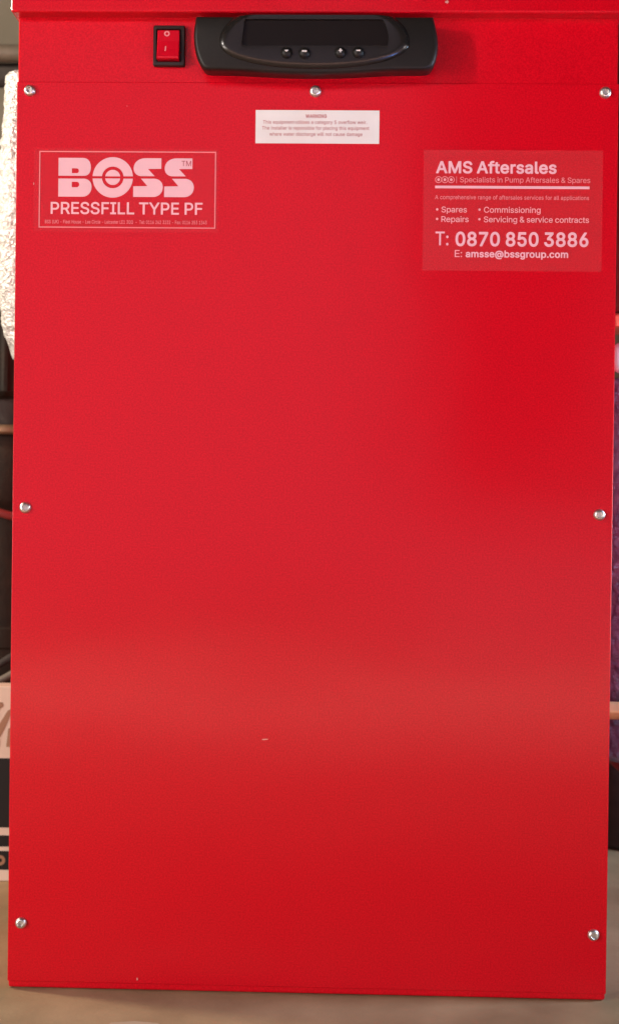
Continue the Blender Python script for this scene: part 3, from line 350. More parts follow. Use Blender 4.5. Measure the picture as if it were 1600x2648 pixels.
GLYPHS_BOLD = ".226|80 -24 56 -12 38 8 29 32 30 56 41 80 60 98 86 107 110 106 134 96 152 77 160 56 160 26 149 2 129 -16 104 -25;0491|192 -25 151 -13 114 10 84 41 61 77 43 125 32 179 27 251 30 311 39 365 51 407 72 449 96 481 129 509 166 527 210 536 246 536 288 527 324 509 359 479 390 434 408 389 420 335 426 275 424 197 413 137 397 89 374 47 348 17 312 -8 276 -22 240 -27|217 71 240 72 258 77 276 89 291 107 303 131 313 161 320 197 323 239 322 281 318 323 310 359 300 386 287 407 269 425 252 434 228 438 204 435 186 426 171 413 158 395 147 371 139 341 130 269 134 197 140 161 150 131 162 107 177 89 198 76;1491|70 -20 59 -12 55 0 56 60 64 72 76 76 184 76 191 78 191 402 190 408 100 342 82 337 70 344 65 354 66 432 74 444 190 528 284 528 292 521 297 510 297 78 304 76 394 75 402 72 408 66 412 54 411 -6 402 -18 388 -21;3491|182 -25 146 -17 116 -6 86 13 62 35 44 59 30 89 23 131 26 143 32 149 44 153 116 152 128 142 133 119 140 105 158 87 188 74 230 71 266 80 282 89 295 101 302 113 307 131 305 167 298 185 290 197 264 215 224 225 152 227 141 233 136 245 136 299 140 311 240 425 236 431 62 433 55 437 49 449 50 515 56 524 68 530 380 528 389 521 393 509 393 461 390 449 268 311 308 299 338 284 368 260 389 233 404 203 413 167 413 131 405 89 392 61 373 35 350 13 320 -5 296 -16 260 -25 218 -28;5491|186 -25 156 -18 126 -5 101 11 78 33 59 59 46 89 39 125 42 141 48 148 60 151 120 151 132 149 142 137 151 107 162 94 174 84 204 72 240 73 270 85 282 95 295 113 303 131 306 149 304 185 296 209 282 230 264 244 240 254 216 256 186 252 162 243 132 225 66 232 51 239 48 245 47 257 76 515 84 526 96 530 372 529 383 521 387 509 387 449 381 437 366 431 174 431 169 425 160 347 162 341 192 351 228 355 276 349 300 341 324 329 360 300 375 281 390 257 407 209 411 179 411 149 403 101 390 70 371 41 348 17 318 -4 288 -17 258 -25 222 -28;6491|196 -26 154 -14 124 2 94 27 73 53 55 89 45 125 43 167 48 209 65 257 93 311 235 521 250 530 328 529 339 521 342 515 342 503 340 497 232 341 231 335 274 332 316 318 347 299 376 269 394 239 406 197 410 155 404 107 391 71 376 46 356 23 328 0 298 -15 268 -24 232 -28|209 71 244 71 271 83 293 107 305 137 305 173 296 203 286 218 274 229 262 237 244 243 214 243 184 233 172 224 160 209 148 179 148 139 159 107 181 83;7491|86 -18 77 -6 80 12 289 426 284 431 278 431 56 432 47 438 41 450 41 510 44 519 50 526 62 530 399 528 407 522 412 510 412 450 409 438 182 -12 176 -18 164 -21 98 -21;8491|190 -25 136 -12 94 12 76 27 59 47 46 69 38 89 32 113 31 137 33 161 40 189 49 209 64 233 101 269 76 295 58 329 50 365 51 401 58 431 73 461 92 485 118 506 148 522 178 531 214 536 250 535 298 524 338 503 370 473 392 437 402 395 402 371 399 347 383 305 370 287 351 269 388 234 409 197 421 155 420 113 413 83 398 53 376 27 346 3 313 -13 274 -24 232 -28|208 71 244 71 274 79 298 94 310 111 316 137 310 167 298 186 274 204 238 214 196 210 178 204 160 192 142 167 137 149 137 131 141 113 148 101 159 89 172 81|215 311 238 311 262 318 280 330 295 353 298 377 292 405 280 421 256 435 220 439 190 432 171 419 156 395 154 365 160 347 166 337 184 321;@714|304 -154 232 -140 172 -115 142 -97 118 -77 98 -57 76 -30 54 9 41 39 25 105 19 183 25 255 41 315 70 375 108 423 154 461 184 478 214 490 274 506 346 513 418 507 478 489 532 460 576 423 613 375 638 321 653 261 656 195 650 123 637 75 618 39 592 12 574 1 556 -5 514 -10 478 -6 442 9 418 28 388 5 370 -2 346 -7 316 -8 292 -5 268 2 250 11 216 39 191 75 174 123 168 171 170 219 182 261 206 303 236 333 274 354 316 364 364 361 400 346 418 356 472 356 487 351 492 345 495 333 495 105 498 93 508 82 526 81 538 87 551 111 556 141 559 177 558 249 543 303 531 327 515 351 478 384 430 409 400 416 370 420 304 418 250 405 220 390 198 375 168 345 146 309 130 267 121 219 119 165 125 111 138 63 160 21 187 -9 220 -33 256 -49 298 -60 340 -64 388 -63 436 -53 484 -38 496 -39 509 -51 525 -105 523 -117 514 -125 448 -145 376 -156|317 87 346 87 370 95 385 111 397 141 401 189 395 231 382 255 370 264 358 268 322 270 298 262 278 243 266 213 263 189 264 165 274 123 292 98 304 90;A518|10 -20 -2 -11 -4 6 182 516 185 522 196 529 274 530 286 527 296 516 481 12 484 0 480 -12 466 -21 394 -21 382 -17 375 -6 328 121 154 121 148 118 100 -14 88 -21|185 222 190 220 286 220 294 222 238 382;G558|232 -26 184 -14 136 9 100 37 67 77 42 125 27 173 20 233 22 299 32 353 50 401 76 445 112 483 154 511 196 527 244 536 298 535 334 527 370 514 401 497 430 473 457 443 478 407 492 365 494 341 490 335 478 328 400 329 392 335 376 371 358 396 334 417 304 430 280 434 250 434 226 429 202 419 177 401 157 377 141 347 130 311 125 269 126 221 134 179 148 146 166 119 186 101 208 87 238 77 268 74 304 78 334 89 358 107 380 137 391 173 388 178 382 178 280 178 268 184 262 197 262 257 268 271 280 277 486 275 494 269 499 257 497 167 487 119 471 83 445 47 412 17 372 -7 328 -21 286 -27;I338|25 -20 14 -12 10 0 10 60 13 68 19 74 31 78 97 78 97 426 91 431 31 431 15 438 10 450 11 516 19 526 31 530 277 528 286 522 290 510 290 450 285 438 271 431 211 431 205 429 204 426 204 84 205 78 271 78 284 72 290 60 289 -7 283 -16 271 -21;M666|54 -20 43 -12 39 0 39 510 44 522 52 528 60 530 150 530 162 527 168 522 312 151 318 153 460 522 468 528 480 530 570 530 582 524 587 516 589 504 589 0 582 -15 570 -21 504 -21 492 -17 484 -6 483 282 480 296 359 -12 352 -18 342 -21 288 -21 275 -18 266 -6 144 301 142 -6 138 -13 126 -21;N561|54 -20 43 -12 39 0 39 510 44 522 52 528 60 530 138 530 152 522 372 176 377 180 378 186 379 516 384 524 396 530 462 530 474 527 480 521 484 510 484 0 481 -12 474 -18 462 -21 384 -21 372 -15 150 335 146 330 145 324 145 -6 138 -16 126 -21;R487|54 -20 43 -12 39 0 39 504 42 519 48 526 60 530 252 529 306 521 348 504 381 480 408 444 425 402 430 348 424 300 407 258 384 228 344 198 445 12 449 0 445 -12 438 -18 426 -21 354 -21 342 -18 332 -6 234 176 150 177 146 174 146 168 144 -7 138 -16 126 -21|146 282 150 276 246 276 276 281 300 293 316 312 324 342 321 378 311 402 290 420 264 428 240 431 150 431 146 426;S485|182 -27 146 -20 116 -9 86 9 62 29 41 57 27 87 18 123 17 135 20 147 26 154 38 158 110 157 123 147 133 111 152 90 182 76 224 70 266 76 284 82 302 94 314 107 322 123 324 141 323 153 314 167 290 184 254 198 146 229 110 246 80 267 56 292 40 321 32 357 33 399 41 429 57 459 80 485 110 507 140 522 182 533 224 536 266 534 302 526 332 513 362 494 386 471 406 441 417 411 422 375 416 364 404 357 332 358 320 366 309 399 290 420 260 433 218 437 177 429 150 411 142 399 137 387 136 369 140 357 152 343 176 328 314 285 350 268 378 249 404 221 421 189 429 153 428 117 419 81 403 51 380 24 350 1 320 -14 278 -25 224 -30;W724|148 -20 138 -12 133 0 -4 504 -3 516 0 522 9 528 16 530 82 530 94 526 100 519 190 174 196 173 287 516 292 524 304 530 382 530 394 524 401 510 490 169 496 177 586 521 592 527 604 530 670 530 686 522 689 516 690 504 550 -6 544 -15 532 -21 454 -21 445 -18 438 -12 346 321 340 326 248 -12 241 -18 232 -21;a427|126 -27 96 -19 66 -3 44 15 26 39 14 69 10 99 12 135 19 159 29 177 45 195 66 211 90 222 138 235 240 249 252 253 254 261 251 279 240 296 228 304 204 309 174 308 144 296 127 279 114 259 108 255 96 253 30 273 21 285 21 297 35 327 54 351 78 372 108 389 144 400 186 405 222 403 258 396 294 380 318 361 339 333 353 297 358 249 356 -9 352 -15 342 -20 276 -21 264 -17 252 -2 228 -16 198 -26 162 -29|145 69 168 66 192 68 210 74 228 84 242 99 251 117 254 135 252 158 162 145 138 138 124 129 115 117 114 93 126 78;b462|197 -26 167 -17 137 3 127 -14 113 -21 47 -20 37 -14 33 -8 32 508 35 520 47 529 119 529 131 520 135 508 137 375 173 396 209 404 257 403 299 392 335 371 365 341 388 304 403 262 411 202 408 142 394 88 371 44 353 22 335 6 293 -18 245 -29|201 70 221 68 239 70 257 76 269 84 281 96 293 116 305 160 306 214 301 238 293 262 282 280 269 293 251 304 233 308 197 306 179 298 167 289 147 262 136 220 135 166 139 142 147 118 167 88 184 76;c434|172 -26 130 -14 98 4 65 34 44 64 27 100 17 142 13 190 16 232 26 274 42 310 64 342 94 370 130 390 166 402 208 405 244 402 274 395 298 384 322 370 340 354 357 334 371 310 382 280 380 268 370 258 310 242 298 241 286 250 275 274 266 286 244 302 226 307 202 309 184 306 166 299 150 286 136 268 128 250 121 226 117 196 118 172 123 142 131 118 142 99 160 81 178 72 202 68 232 70 256 81 274 100 288 130 298 137 310 137 370 122 382 112 384 100 373 70 355 40 334 17 309 -2 280 -16 244 -26 208 -29;e442|178 -27 142 -18 106 -2 76 22 47 58 27 100 16 142 13 184 16 232 26 274 42 310 64 342 93 370 124 388 154 399 190 405 232 404 273 394 304 379 334 356 357 328 376 292 386 256 392 208 390 160 382 152 370 148 124 148 120 142 128 118 139 100 154 85 172 74 196 68 226 68 256 77 274 92 292 122 304 126 376 109 384 100 386 88 374 58 358 34 334 10 310 -6 280 -19 250 -26 214 -29|122 244 124 242 280 242 283 244 274 269 256 292 232 305 208 309 178 305 154 293 136 274;f292|72 -19 63 -12 60 0 60 300 55 306 6 306 -8 312 -14 324 -14 384 -6 396 0 399 58 402 61 450 69 480 88 510 114 532 144 545 174 550 210 550 240 544 258 535 264 522 244 456 237 450 228 447 204 452 180 451 169 444 164 432 163 402 228 400 240 396 246 390 249 378 249 330 246 317 234 307 167 306 163 300 162 -6 156 -15 144 -21;g463|166 -169 136 -162 112 -154 88 -141 70 -127 47 -103 32 -79 30 -67 34 -56 88 -24 100 -20 115 -25 142 -57 166 -70 202 -76 238 -73 262 -63 280 -47 289 -25 290 5 286 12 256 -6 226 -14 196 -16 166 -14 136 -7 112 3 88 18 64 40 49 59 32 89 22 119 16 149 13 191 15 221 19 251 30 287 48 323 76 358 110 383 142 397 184 405 226 403 256 395 286 377 291 377 298 394 310 400 370 400 382 398 391 389 393 377 393 -13 390 -49 383 -73 370 -98 352 -120 328 -140 304 -153 274 -163 244 -169 208 -172|178 83 196 80 220 81 250 92 272 113 287 149 291 179 291 209 287 233 280 257 270 275 256 291 244 300 226 307 190 308 172 303 160 296 148 286 135 269 122 233 118 209 118 179 121 155 128 131 137 113 148 101 160 91;l227|113 -21 83 -12 59 6 41 34 33 64 32 508 35 519 40 526 53 530 119 529 131 521 134 514 136 82 138 76 143 73 173 75 185 69 190 58 202 4 197 -11 185 -18 149 -23;m648|47 -20 35 -12 32 0 32 378 35 390 41 397 53 400 119 399 130 390 137 379 161 394 185 403 209 407 239 406 263 400 281 392 299 378 317 359 323 358 347 380 377 396 413 405 449 407 479 402 507 390 533 372 549 354 568 318 577 270 578 0 575 -11 569 -17 557 -21 491 -20 479 -12 476 -6 473 270 467 288 455 300 437 307 419 309 395 306 377 296 365 282 358 264 356 0 353 -12 346 -18 335 -21 275 -21 263 -17 257 -11 253 0 252 270 245 288 233 300 215 308 197 309 173 304 157 294 143 276 137 258 134 -6 131 -12 119 -20;o453|172 -26 130 -14 98 4 65 34 44 64 27 100 17 142 13 190 16 232 26 274 42 310 64 342 94 370 130 390 166 402 208 405 244 402 286 390 316 373 348 346 370 315 389 274 399 232 402 190 399 142 388 100 372 64 351 34 322 7 286 -14 250 -25 208 -29|185 70 208 67 226 69 244 75 256 82 269 94 282 112 295 154 298 178 297 208 293 232 285 256 274 276 259 292 244 302 226 307 208 309 184 306 166 299 156 292 142 277 133 262 120 220 118 166 123 142 131 118 141 100 154 86 169 76;p462|47 -163 35 -155 32 -143 32 379 35 390 41 396 53 400 113 400 123 397 129 391 137 375 161 391 179 398 203 404 227 405 269 401 305 389 335 371 363 343 386 307 402 265 410 217 410 157 403 115 388 73 370 43 344 13 317 -7 281 -22 239 -29 197 -26 167 -17 137 3 135 -143 131 -155 125 -161 113 -164|189 73 209 69 227 68 245 71 263 79 276 91 287 105 295 121 302 145 307 199 303 229 296 253 287 273 273 289 257 301 239 307 203 307 174 295 152 271 138 235 134 181 141 133 149 114 161 95 173 83;r297|47 -20 35 -12 32 0 32 378 35 390 41 397 53 400 113 400 125 396 137 382 161 395 185 403 215 406 251 403 260 396 264 384 264 324 262 312 257 306 245 301 203 305 173 298 151 282 137 258 135 234 135 0 131 -12 125 -18 113 -21;s403|144 -26 114 -19 90 -10 66 6 48 22 34 40 22 64 15 94 18 106 30 114 90 127 102 126 112 118 121 94 132 81 156 69 186 67 216 71 234 80 245 94 245 112 240 120 228 128 120 157 90 170 66 186 45 208 33 232 26 262 28 298 35 322 50 346 72 368 96 384 126 397 156 403 192 405 228 402 252 396 276 385 294 374 311 358 328 334 340 310 345 292 342 278 330 270 264 257 252 264 240 288 223 304 204 310 180 311 156 306 138 295 131 286 131 268 138 259 156 250 264 221 293 208 312 195 333 172 345 148 352 118 350 82 342 58 329 34 306 10 282 -6 252 -19 216 -27 180 -29;t265|138 -23 108 -14 84 0 66 19 54 39 48 56 44 86 44 302 36 306 0 307 -10 314 -14 326 -13 386 -10 392 0 399 42 402 44 476 48 484 60 492 126 492 138 488 146 476 147 404 150 400 210 399 221 392 225 380 225 326 220 314 204 306 150 306 147 302 147 98 149 80 156 73 174 71 204 74 217 68 223 56 233 8 233 -4 222 -17 204 -22 168 -25;u448|155 -24 113 -12 83 8 58 37 39 79 34 103 32 139 32 379 35 390 41 397 53 400 119 400 131 391 135 379 135 145 137 121 146 97 161 82 179 74 203 71 227 75 246 85 263 103 272 127 275 151 275 379 279 391 293 400 365 399 375 391 378 379 378 1 375 -11 369 -17 359 -21 293 -20 281 -12 275 4 251 -11 221 -22 191 -26"
GLYPHS_MEDIUM = ":202|74 -12 54 2 42 20 38 38 42 62 53 80 74 94 92 98 116 95 134 84 149 62 152 38 148 20 134 -1 116 -12 92 -16|92 259 69 266 53 278 42 296 38 320 44 341 56 357 74 369 98 373 121 368 137 356 149 338 152 314 146 290 134 274 116 263;E433|54 -10 49 0 49 504 51 516 60 520 378 519 384 510 384 504 384 450 378 442 144 440 136 438 136 300 138 298 354 297 363 294 367 282 367 228 360 218 137 216 136 72 144 69 378 68 386 60 385 -6 378 -11 372 -12;F424|54 -10 49 0 49 504 51 516 60 520 372 520 378 516 381 504 380 450 378 444 372 441 144 440 136 438 136 294 138 291 348 290 357 282 358 222 354 213 348 210 138 209 136 204 134 -6 126 -11;I314|25 -10 20 0 20 54 24 66 31 69 103 69 107 72 107 432 103 440 31 440 23 444 20 456 20 510 22 516 31 520 271 520 278 516 281 510 281 450 278 444 271 440 199 440 195 438 194 78 194 72 199 69 271 68 277 65 281 54 279 -6 271 -11 265 -12;L407|54 -10 49 0 49 510 54 518 60 520 126 520 133 516 136 510 136 72 144 69 366 67 372 60 373 0 371 -6 360 -12;P459|54 -10 49 0 49 504 51 516 60 520 252 520 300 512 337 498 366 478 386 456 404 426 414 396 420 360 419 324 411 288 399 258 383 234 360 212 336 196 306 184 252 175 138 174 134 -6 126 -11|136 258 138 255 144 254 252 255 282 262 306 276 316 288 326 306 333 342 332 366 328 384 312 412 288 430 258 439 138 440 136 438;R463|54 -10 49 0 49 504 51 516 60 520 264 519 306 511 348 493 379 468 404 432 417 390 421 342 412 294 396 258 370 228 332 204 333 198 438 6 438 -6 426 -12 354 -12 343 -6 240 186 138 186 136 180 134 -6 126 -11|136 270 144 267 252 267 282 273 306 285 324 307 333 342 331 378 318 408 294 428 264 438 234 441 138 440 136 438;S461|170 -16 134 -6 110 5 85 21 62 43 45 69 33 99 27 135 32 146 110 146 115 141 125 105 146 82 164 72 182 66 230 61 272 68 291 75 309 87 321 99 330 117 334 135 332 154 320 175 296 192 260 206 146 240 110 257 86 274 62 299 46 333 41 369 44 405 54 435 69 459 92 483 122 503 158 518 194 525 236 527 278 522 308 513 332 502 356 487 379 465 395 441 406 417 412 381 412 375 408 369 398 366 332 368 326 375 317 405 296 427 278 437 260 443 218 447 176 439 146 421 134 405 129 393 127 375 129 357 142 339 168 321 200 309 314 275 344 261 374 240 398 213 413 183 420 147 416 105 406 75 387 45 363 21 332 2 296 -11 254 -19 212 -20;T463|188 -10 181 0 180 438 176 440 26 442 20 450 20 510 26 518 32 520 422 519 428 512 428 504 428 450 422 441 272 440 269 438 268 0 267 -6 260 -11;Y486|196 -9 192 0 192 204 6 504 5 510 8 516 16 520 88 520 100 516 232 297 238 293 269 348 372 516 382 520 460 519 466 510 466 504 280 204 278 -6 268 -11 202 -11"


def parse(s):
    d = {}
    for item in s.split(';'):
        f = item.split('|')
        cs = []
        for c in f[1:]:
            v = [int(k) for k in c.split()]
            cs.append(list(zip(v[::2], v[1::2])))
        d[f[0][0]] = (int(f[0][1:]), cs)
    return d


REG, BLD, MED = parse(GLYPHS_REGULAR), parse(GLYPHS_BOLD), parse(GLYPHS_MEDIUM)


def text(body, x0, x1, zbase, cap, y, mat, parent, bold=False, name="lettering"):
    """one printed line between x0 and x1 with the given cap height"""
    F = MED if bold == "medium" else BLD if bold else REG
    loops, pen = [], 0
    for ch in body:
        if ch == ' ':
            pen += 165 if cap > 0.003 else 215
            continue
        w, cs = F[ch]
        for c in cs:
            loops.append([(px + pen, pz) for px, pz in c])
        pen += w - ((26 if bold is True else 11) if cap > 0.003 else -8)
    lo = min(p[0] for l in loops for p in l)
    hi = max(p[0] for l in loops for p in l)
    sx, sz = (x1 - x0) / (hi - lo), cap / 509.0
    loops = [[(x0 + (px - lo) * sx, zbase + pz * sz) for px, pz in l] for l in loops]
    return flat(name, loops, y, mat, parent)


def rect(x0, x1, z0, z1):
    return [(x0, z0), (x1, z0), (x1, z1), (x0, z1)]


def circle(cx, cz, r, n=40, a0=0, a1=2 * PI):
    k = n if abs(a1 - a0 - 2 * PI) < 1e-6 else n + 1
    return [(cx + r * math.cos(a0 + (a1 - a0) * i / n), cz + r * math.sin(a0 + (a1 - a0) * i / n)) for i in range(k)]


def bez(p0, p1, p2, p3, n=10):
    return [tuple((1 - t) ** 3 * a + 3 * (1 - t) ** 2 * t * b + 3 * (1 - t) * t * t * c + t ** 3 * d
                  for a, b, c, d in zip(p0, p1, p2, p3)) for t in [i / n for i in range(1, n + 1)]]


# ---------------------------------------------------------------- floor and wall
bm = bmesh.new()
box(bm, -4, 4, -5, 0.70, -0.08, 0.0)
o = from_bm("floor", bm, FLOOR)
o["kind"] = "structure"
bm = bmesh.new()
box(bm, -4, 4, 0.70, 0.85, -0.08, 2.6)
o = from_bm("wall", bm, WALL)
o["kind"] = "structure"

# ---------------------------------------------------------------- the red cabinet
unit = empty("pressurisation_unit")
tag(unit, "bright red metal pressurisation cabinet with black display, rocker switch and stickers", "cabinet")

bm = bmesh.new()
box(bm, -0.190, 0.190, 0.0013, 0.345, 0.0004, 0.640, 0.0016, 4)
body = from_bm("cabinet_body", bm, RED, unit)

bm = bmesh.new()
box(bm, -0.1925, 0.1925, -0.0085, 0.352, 0.6205, 0.700, 0.0014, 3)
lid = from_bm("lid", bm, RED, unit)

bm = bmesh.new()
box(bm, -0.1902, 0.1902, 0.0, 0.00125, 0.0050, 0.5793, 0.0005, 2)
panel = from_bm("front_panel", bm, RED, unit)


def chip(name, cx, cz, w, h, y, parent, n=9, tilt=0.0):
    lp = []
    for i in range(n):
        a = 2 * PI * i / n
        k = random.uniform(0.6, 1.1)
        px, pz = w / 2 * k * math.cos(a), h / 2 * k * math.sin(a)
        lp.append((cx + px * math.cos(tilt) - pz * math.sin(tilt), cz + px * math.sin(tilt) + pz * math.cos(tilt)))
    return flat(name, [lp], y, CHIP, parent, 0.00002)


chip("paint_chip", 0.0813, 0.6272, 0.0032, 0.0024, -0.00856, lid)
chip("scratch", -0.0272, 0.1626, 0.0056, 0.0008, -0.00005, panel, 11, 0.10)
chip("paint_chip", -0.1069, 0.0080, 0.0011, 0.0022, -0.00005, panel)
chip("paint_chip", -0.1788, 0.5144, 0.0008, 0.0018, -0.00005, panel)
chip("paint_chip", -0.1197, 0.5640, 0.0006, 0.0006, -0.00005, panel)

# screws: button heads with a hexagon socket
bm = bmesh.new()
prof = [(0.0030, 0.0002), (0.0037, 0.0), (0.0037, -0.0007), (0.00345, -0.0014), (0.0030, -0.0020), (0.0025, -0.0024)]
n = 36
rs = []
for r, h in prof:
    rs.append([Vector((r * math.cos(2 * PI * i / n), h, r * math.sin(2 * PI * i / n))) for i in range(n)])


def hexr(i, R):
    a = 2 * PI * i / n
    s = (a % (PI / 3)) - PI / 6
    return R * math.cos(PI / 6) / math.cos(s)


for R, h in ((0.00215, -0.00252), (0.00200, -0.0024), (0.00185, -0.0007)):
    rs.append([Vector((hexr(i, R) * math.cos(2 * PI * i / n), h, hexr(i, R) * math.sin(2 * PI * i / n))) for i in range(n)])
rings(bm, rs)
bmesh.ops.recalc_face_normals(bm, faces=bm.faces)
screw_me = bpy.data.meshes.new("screw")
bm.to_mesh(screw_me)
bm.free()
screw_me.materials.append(ZINC)
for p in screw_me.polygons:
    p.use_smooth = True
screw_me.set_sharp_from_angle(angle=math.radians(35))
for x, z in ((-0.1817, 0.5734), (-0.0004, 0.5736), (0.1817, 0.5736), (-0.1819, 0.3080), (0.1817, 0.3080), (-0.1817, 0.0425), (0.1817, 0.0425)):
    s = bpy.data.objects.new("screw", screw_me)
    C.objects.link(s)
    s.parent = panel
    s.location = (x, -0.00002, z)
    s.rotation_euler = (random.uniform(-.10, .10), random.uniform(0, 2), random.uniform(-.10, .10))

# ---- display unit: a curved black housing with an oval bezel
outline = [(-74.9, 615.4), (-76.0, 608), (-76.2, 603), (-75.8, 598), (-74.9, 592), (-73.2, 586), (-71.0, 581.2), (-69.2, 579.6), (-66, 579.2),
           (-58, 579.0), (-47, 578.7), (-37, 578.0), (-27, 577.3), (-14, 576.7), (-1, 576.5), (12, 576.8), (25, 577.5), (35, 578.3), (44, 579.1),
           (55, 579.4), (66, 579.5), (70.0, 579.9), (72.4, 581.5), (74.4, 586), (75.6, 592), (75.9, 598), (75.3, 604), (74.0, 610), (72.6, 615.4)]
outline = [Vector((x / 1000, 0, z / 1000)) for x, z in outline]
ocx, ocz = -0.0005, 0.597


def inset_ring(y, d):
    r = []
    for p in outline:
        k = 1.0 if p.z > ocz else 0.76 + 0.13 * min(1, max(0, -y / 0.018))      # the underside slopes back up to the door
        r.append(Vector((ocx + (p.x - ocx) * (1 - d / 0.0755), y, ocz + (p.z - ocz) * k * (1 - d / 0.0175))))
    return r


bm = bmesh.new()
rings(bm, [inset_ring(0.0014, 0.0006), inset_ring(-0.0110, 0.0002), inset_ring(-0.0140, 0.0001), inset_ring(-0.0158, 0.0005), inset_ring(-0.0170, 0.0010),
           inset_ring(-0.0177, 0.0017), inset_ring(-0.0180, 0.0026)])
housing = from_bm("display_housing", bm, BLACK, unit, 50)

N = 120
pcx, pcz = -0.0010, 0.5985


def oval(a, b_low, b_up, y, grow=0.0):
    r = []
    for i in range(N):
        t = 2 * PI * i / N
        c, s = math.cos(t), math.sin(t)
        x = a * math.copysign(abs(c) ** 0.92, c)
        z = (b_up if s > 0 else b_low) * math.copysign(abs(s) ** 0.92, s)
        r.append(Vector((pcx + x, y, min(pcz + z, 0.6147 - 0.02 * max(0, y + 0.0205)))))
    return r


def screen_ring(y, shrink=0.0):
    """display opening: straight left side leaning a little, bowed right side"""
    pts = [(-45.9, 595.8), (44.2, 596.0), (45.0, 600.5), (44.6, 604.5), (43.0, 609.5), (41.2, 612.2), (-44.0, 612.3)]
    poly = [Vector((x / 1000, y, z / 1000)) for x, z in pts]
    c0 = Vector((pcx, y, 0.6035))
    r = []
    for i in range(N):
        t = 2 * PI * i / N
        # direction matched to the oval, so the skin does not fold
        d = Vector((0.058 * math.cos(t), 0, 0.013 * math.sin(t)))
        best = None
        for a, b in zip(poly, poly[1:] + poly[:1]):
            e = b - a
            den = d.x * e.z - d.z * e.x
            if abs(den) < 1e-12:
                continue
            w = a - c0
            k = (w.x * e.z - w.z * e.x) / den
            u = (w.x * d.z - w.z * d.x) / den
            if k > 0 and -1e-6 <= u <= 1 + 1e-6 and (best is None or k < best):
                best = k
        p = c0 + d * best
        r.append(Vector((c0.x + (p.x - c0.x) * (1 - shrink), y, c0.z + (p.z - c0.z) * (1 - shrink * 4))))
    return r


bm = bmesh.new()
rings(bm, [oval(.0592, .0166, .0262, -0.0165), oval(.0588, .0163, .0257, -0.0183), oval(.0576, .0153, .0248, -0.0192),
           oval(.0562, .0141, .0238, -0.0199), oval(.0546, .0129, .0226, -0.0203), oval(.0528, .0119, .0215, -0.0204),
           screen_ring(-0.0201), screen_ring(-0.0200, 0.001), screen_ring(-0.0181, 0.002)], cap0=False, cap1=False)
bezel = from_bm("bezel", bm, BEZEL, housing, 40)
bm = bmesh.new()
vs = [bm.verts.new(p) for p in screen_ring(-0.01815, -0.004)]
bm.faces.new(vs)
vs2 = [bm.verts.new(p) for p in screen_ring(-0.01790, -0.004)]
bm.faces.new(vs2[::-1])
for i in range(N):
    bm.faces.new((vs[i], vs2[i], vs2[(i + 1) % N], vs[(i + 1) % N]))
from_bm("screen", bm, SCREEN, housing)

symbols = [
    [[(-1.0, 0.1), (-0.5, -0.3), (0, -0.7), (0.5, -0.3), (1.0, 0.1), (0.9, 0.6), (-0.9, 0.6)]],
    [[(-1.25, -0.5), (1.25, -0.5), (1.3, 0.55), (-1.3, 0.55)]],
    [[(-.35, -1.2), (.35, -1.2), (.35, -.35), (1.0, -.35), (1.0, .35), (.35, .35), (.35, 1.2), (-.35, 1.2), (-.35, .35), (-1.0, .35), (-1.0, -.35), (-.35, -.35)]],
    [[(-1.15, -.4), (1.15, -.4), (1.15, .4), (-1.15, .4)]],
]
for (bx_, bz_), sym in zip(((-17.8, 591.1), (-6.8, 590.9), (15.4, 591.4), (26.4, 591.4)), symbols):
    bx_, bz_ = bx_ / 1000, bz_ / 1000
    bm = bmesh.new()
    lathe(bm, [(0.0040, -0.0195), (0.0040, -0.0204), (0.0037, -0.0205), (0.0035, -0.0199), (0.0034, -0.0206), (0.0031, -0.0217), (0.0024, -0.0225), (0.0016, -0.0229), (0.0006, -0.0231)],
          32, axis='Y', origin=(bx_, 0, bz_))
    for f in bm.faces:
        f.smooth = True
    for lp in sym:
        f0 = [bm.verts.new((bx_ + u * 0.00115, -0.02325, bz_ + 0.0005 + v * 0.00095)) for u, v in lp]
        f1 = [bm.verts.new((bx_ + u * 0.00115, -0.0220, bz_ + 0.0005 + v * 0.00095)) for u, v in lp]
        fs = [bm.faces.new(f0)]
        for i in range(len(lp)):
            fs.append(bm.faces.new((f0[i], f0[(i + 1) % len(lp)], f1[(i + 1) % len(lp)], f1[i])))
        for f in fs:
            f.material_index = 1
    from_bm("button", bm, [BUTTON, MARK], housing)

# ---- rocker switch
sx0, sx1, sz0, sz1 = -0.1033, -0.0832, 0.5890, 0.6147
bm = bmesh.new()


def rr(x0, x1, z0, z1, r, y, k=5):
    out = []
    for cx, cz, a in ((x1 - r, z1 - r, 0), (x0 + r, z1 - r, PI / 2), (x0 + r, z0 + r, PI), (x1 - r, z0 + r, 1.5 * PI)):
        for i in range(k + 1):
            t = a + PI / 2 * i / k
            out.append(Vector((cx + r * math.cos(t), y, cz + r * math.sin(t))))
    return out


ix0, ix1, iz0, iz1 = -0.1013, -0.0855, 0.5915, 0.6122
rings(bm, [rr(sx0, sx1, sz0, sz1, .0012, 0.0014), rr(sx0, sx1, sz0, sz1, .0012, -0.0012), rr(sx0 + .0005, sx1 - .0005, sz0 + .0005, sz1 - .0005, .0012, -0.0019),
           rr(ix0 - .0002, ix1 + .0002, iz0 - .0002, iz1 + .0002, .0008, -0.0020), rr(ix0, ix1, iz0, iz1, .0008, -0.0017), rr(ix0, ix1, iz0, iz1, .0008, 0.0010)])
switch = from_bm("rocker_switch", bm, SWBLACK, unit, 40)
bm = bmesh.new()
rx0, rx1 = -0.1004, -0.0864
prof = [(0.0008, 0.6114), (-0.0022, 0.6112), (-0.0027, 0.6106), (-0.0032, 0.6040), (-0.0044, 0.5985), (-0.0062, 0.5934), (-0.0060, 0.5926), (-0.0052, 0.5922), (0.0008, 0.5922)]
r0 = [Vector((rx0, y, z)) for y, z in prof]
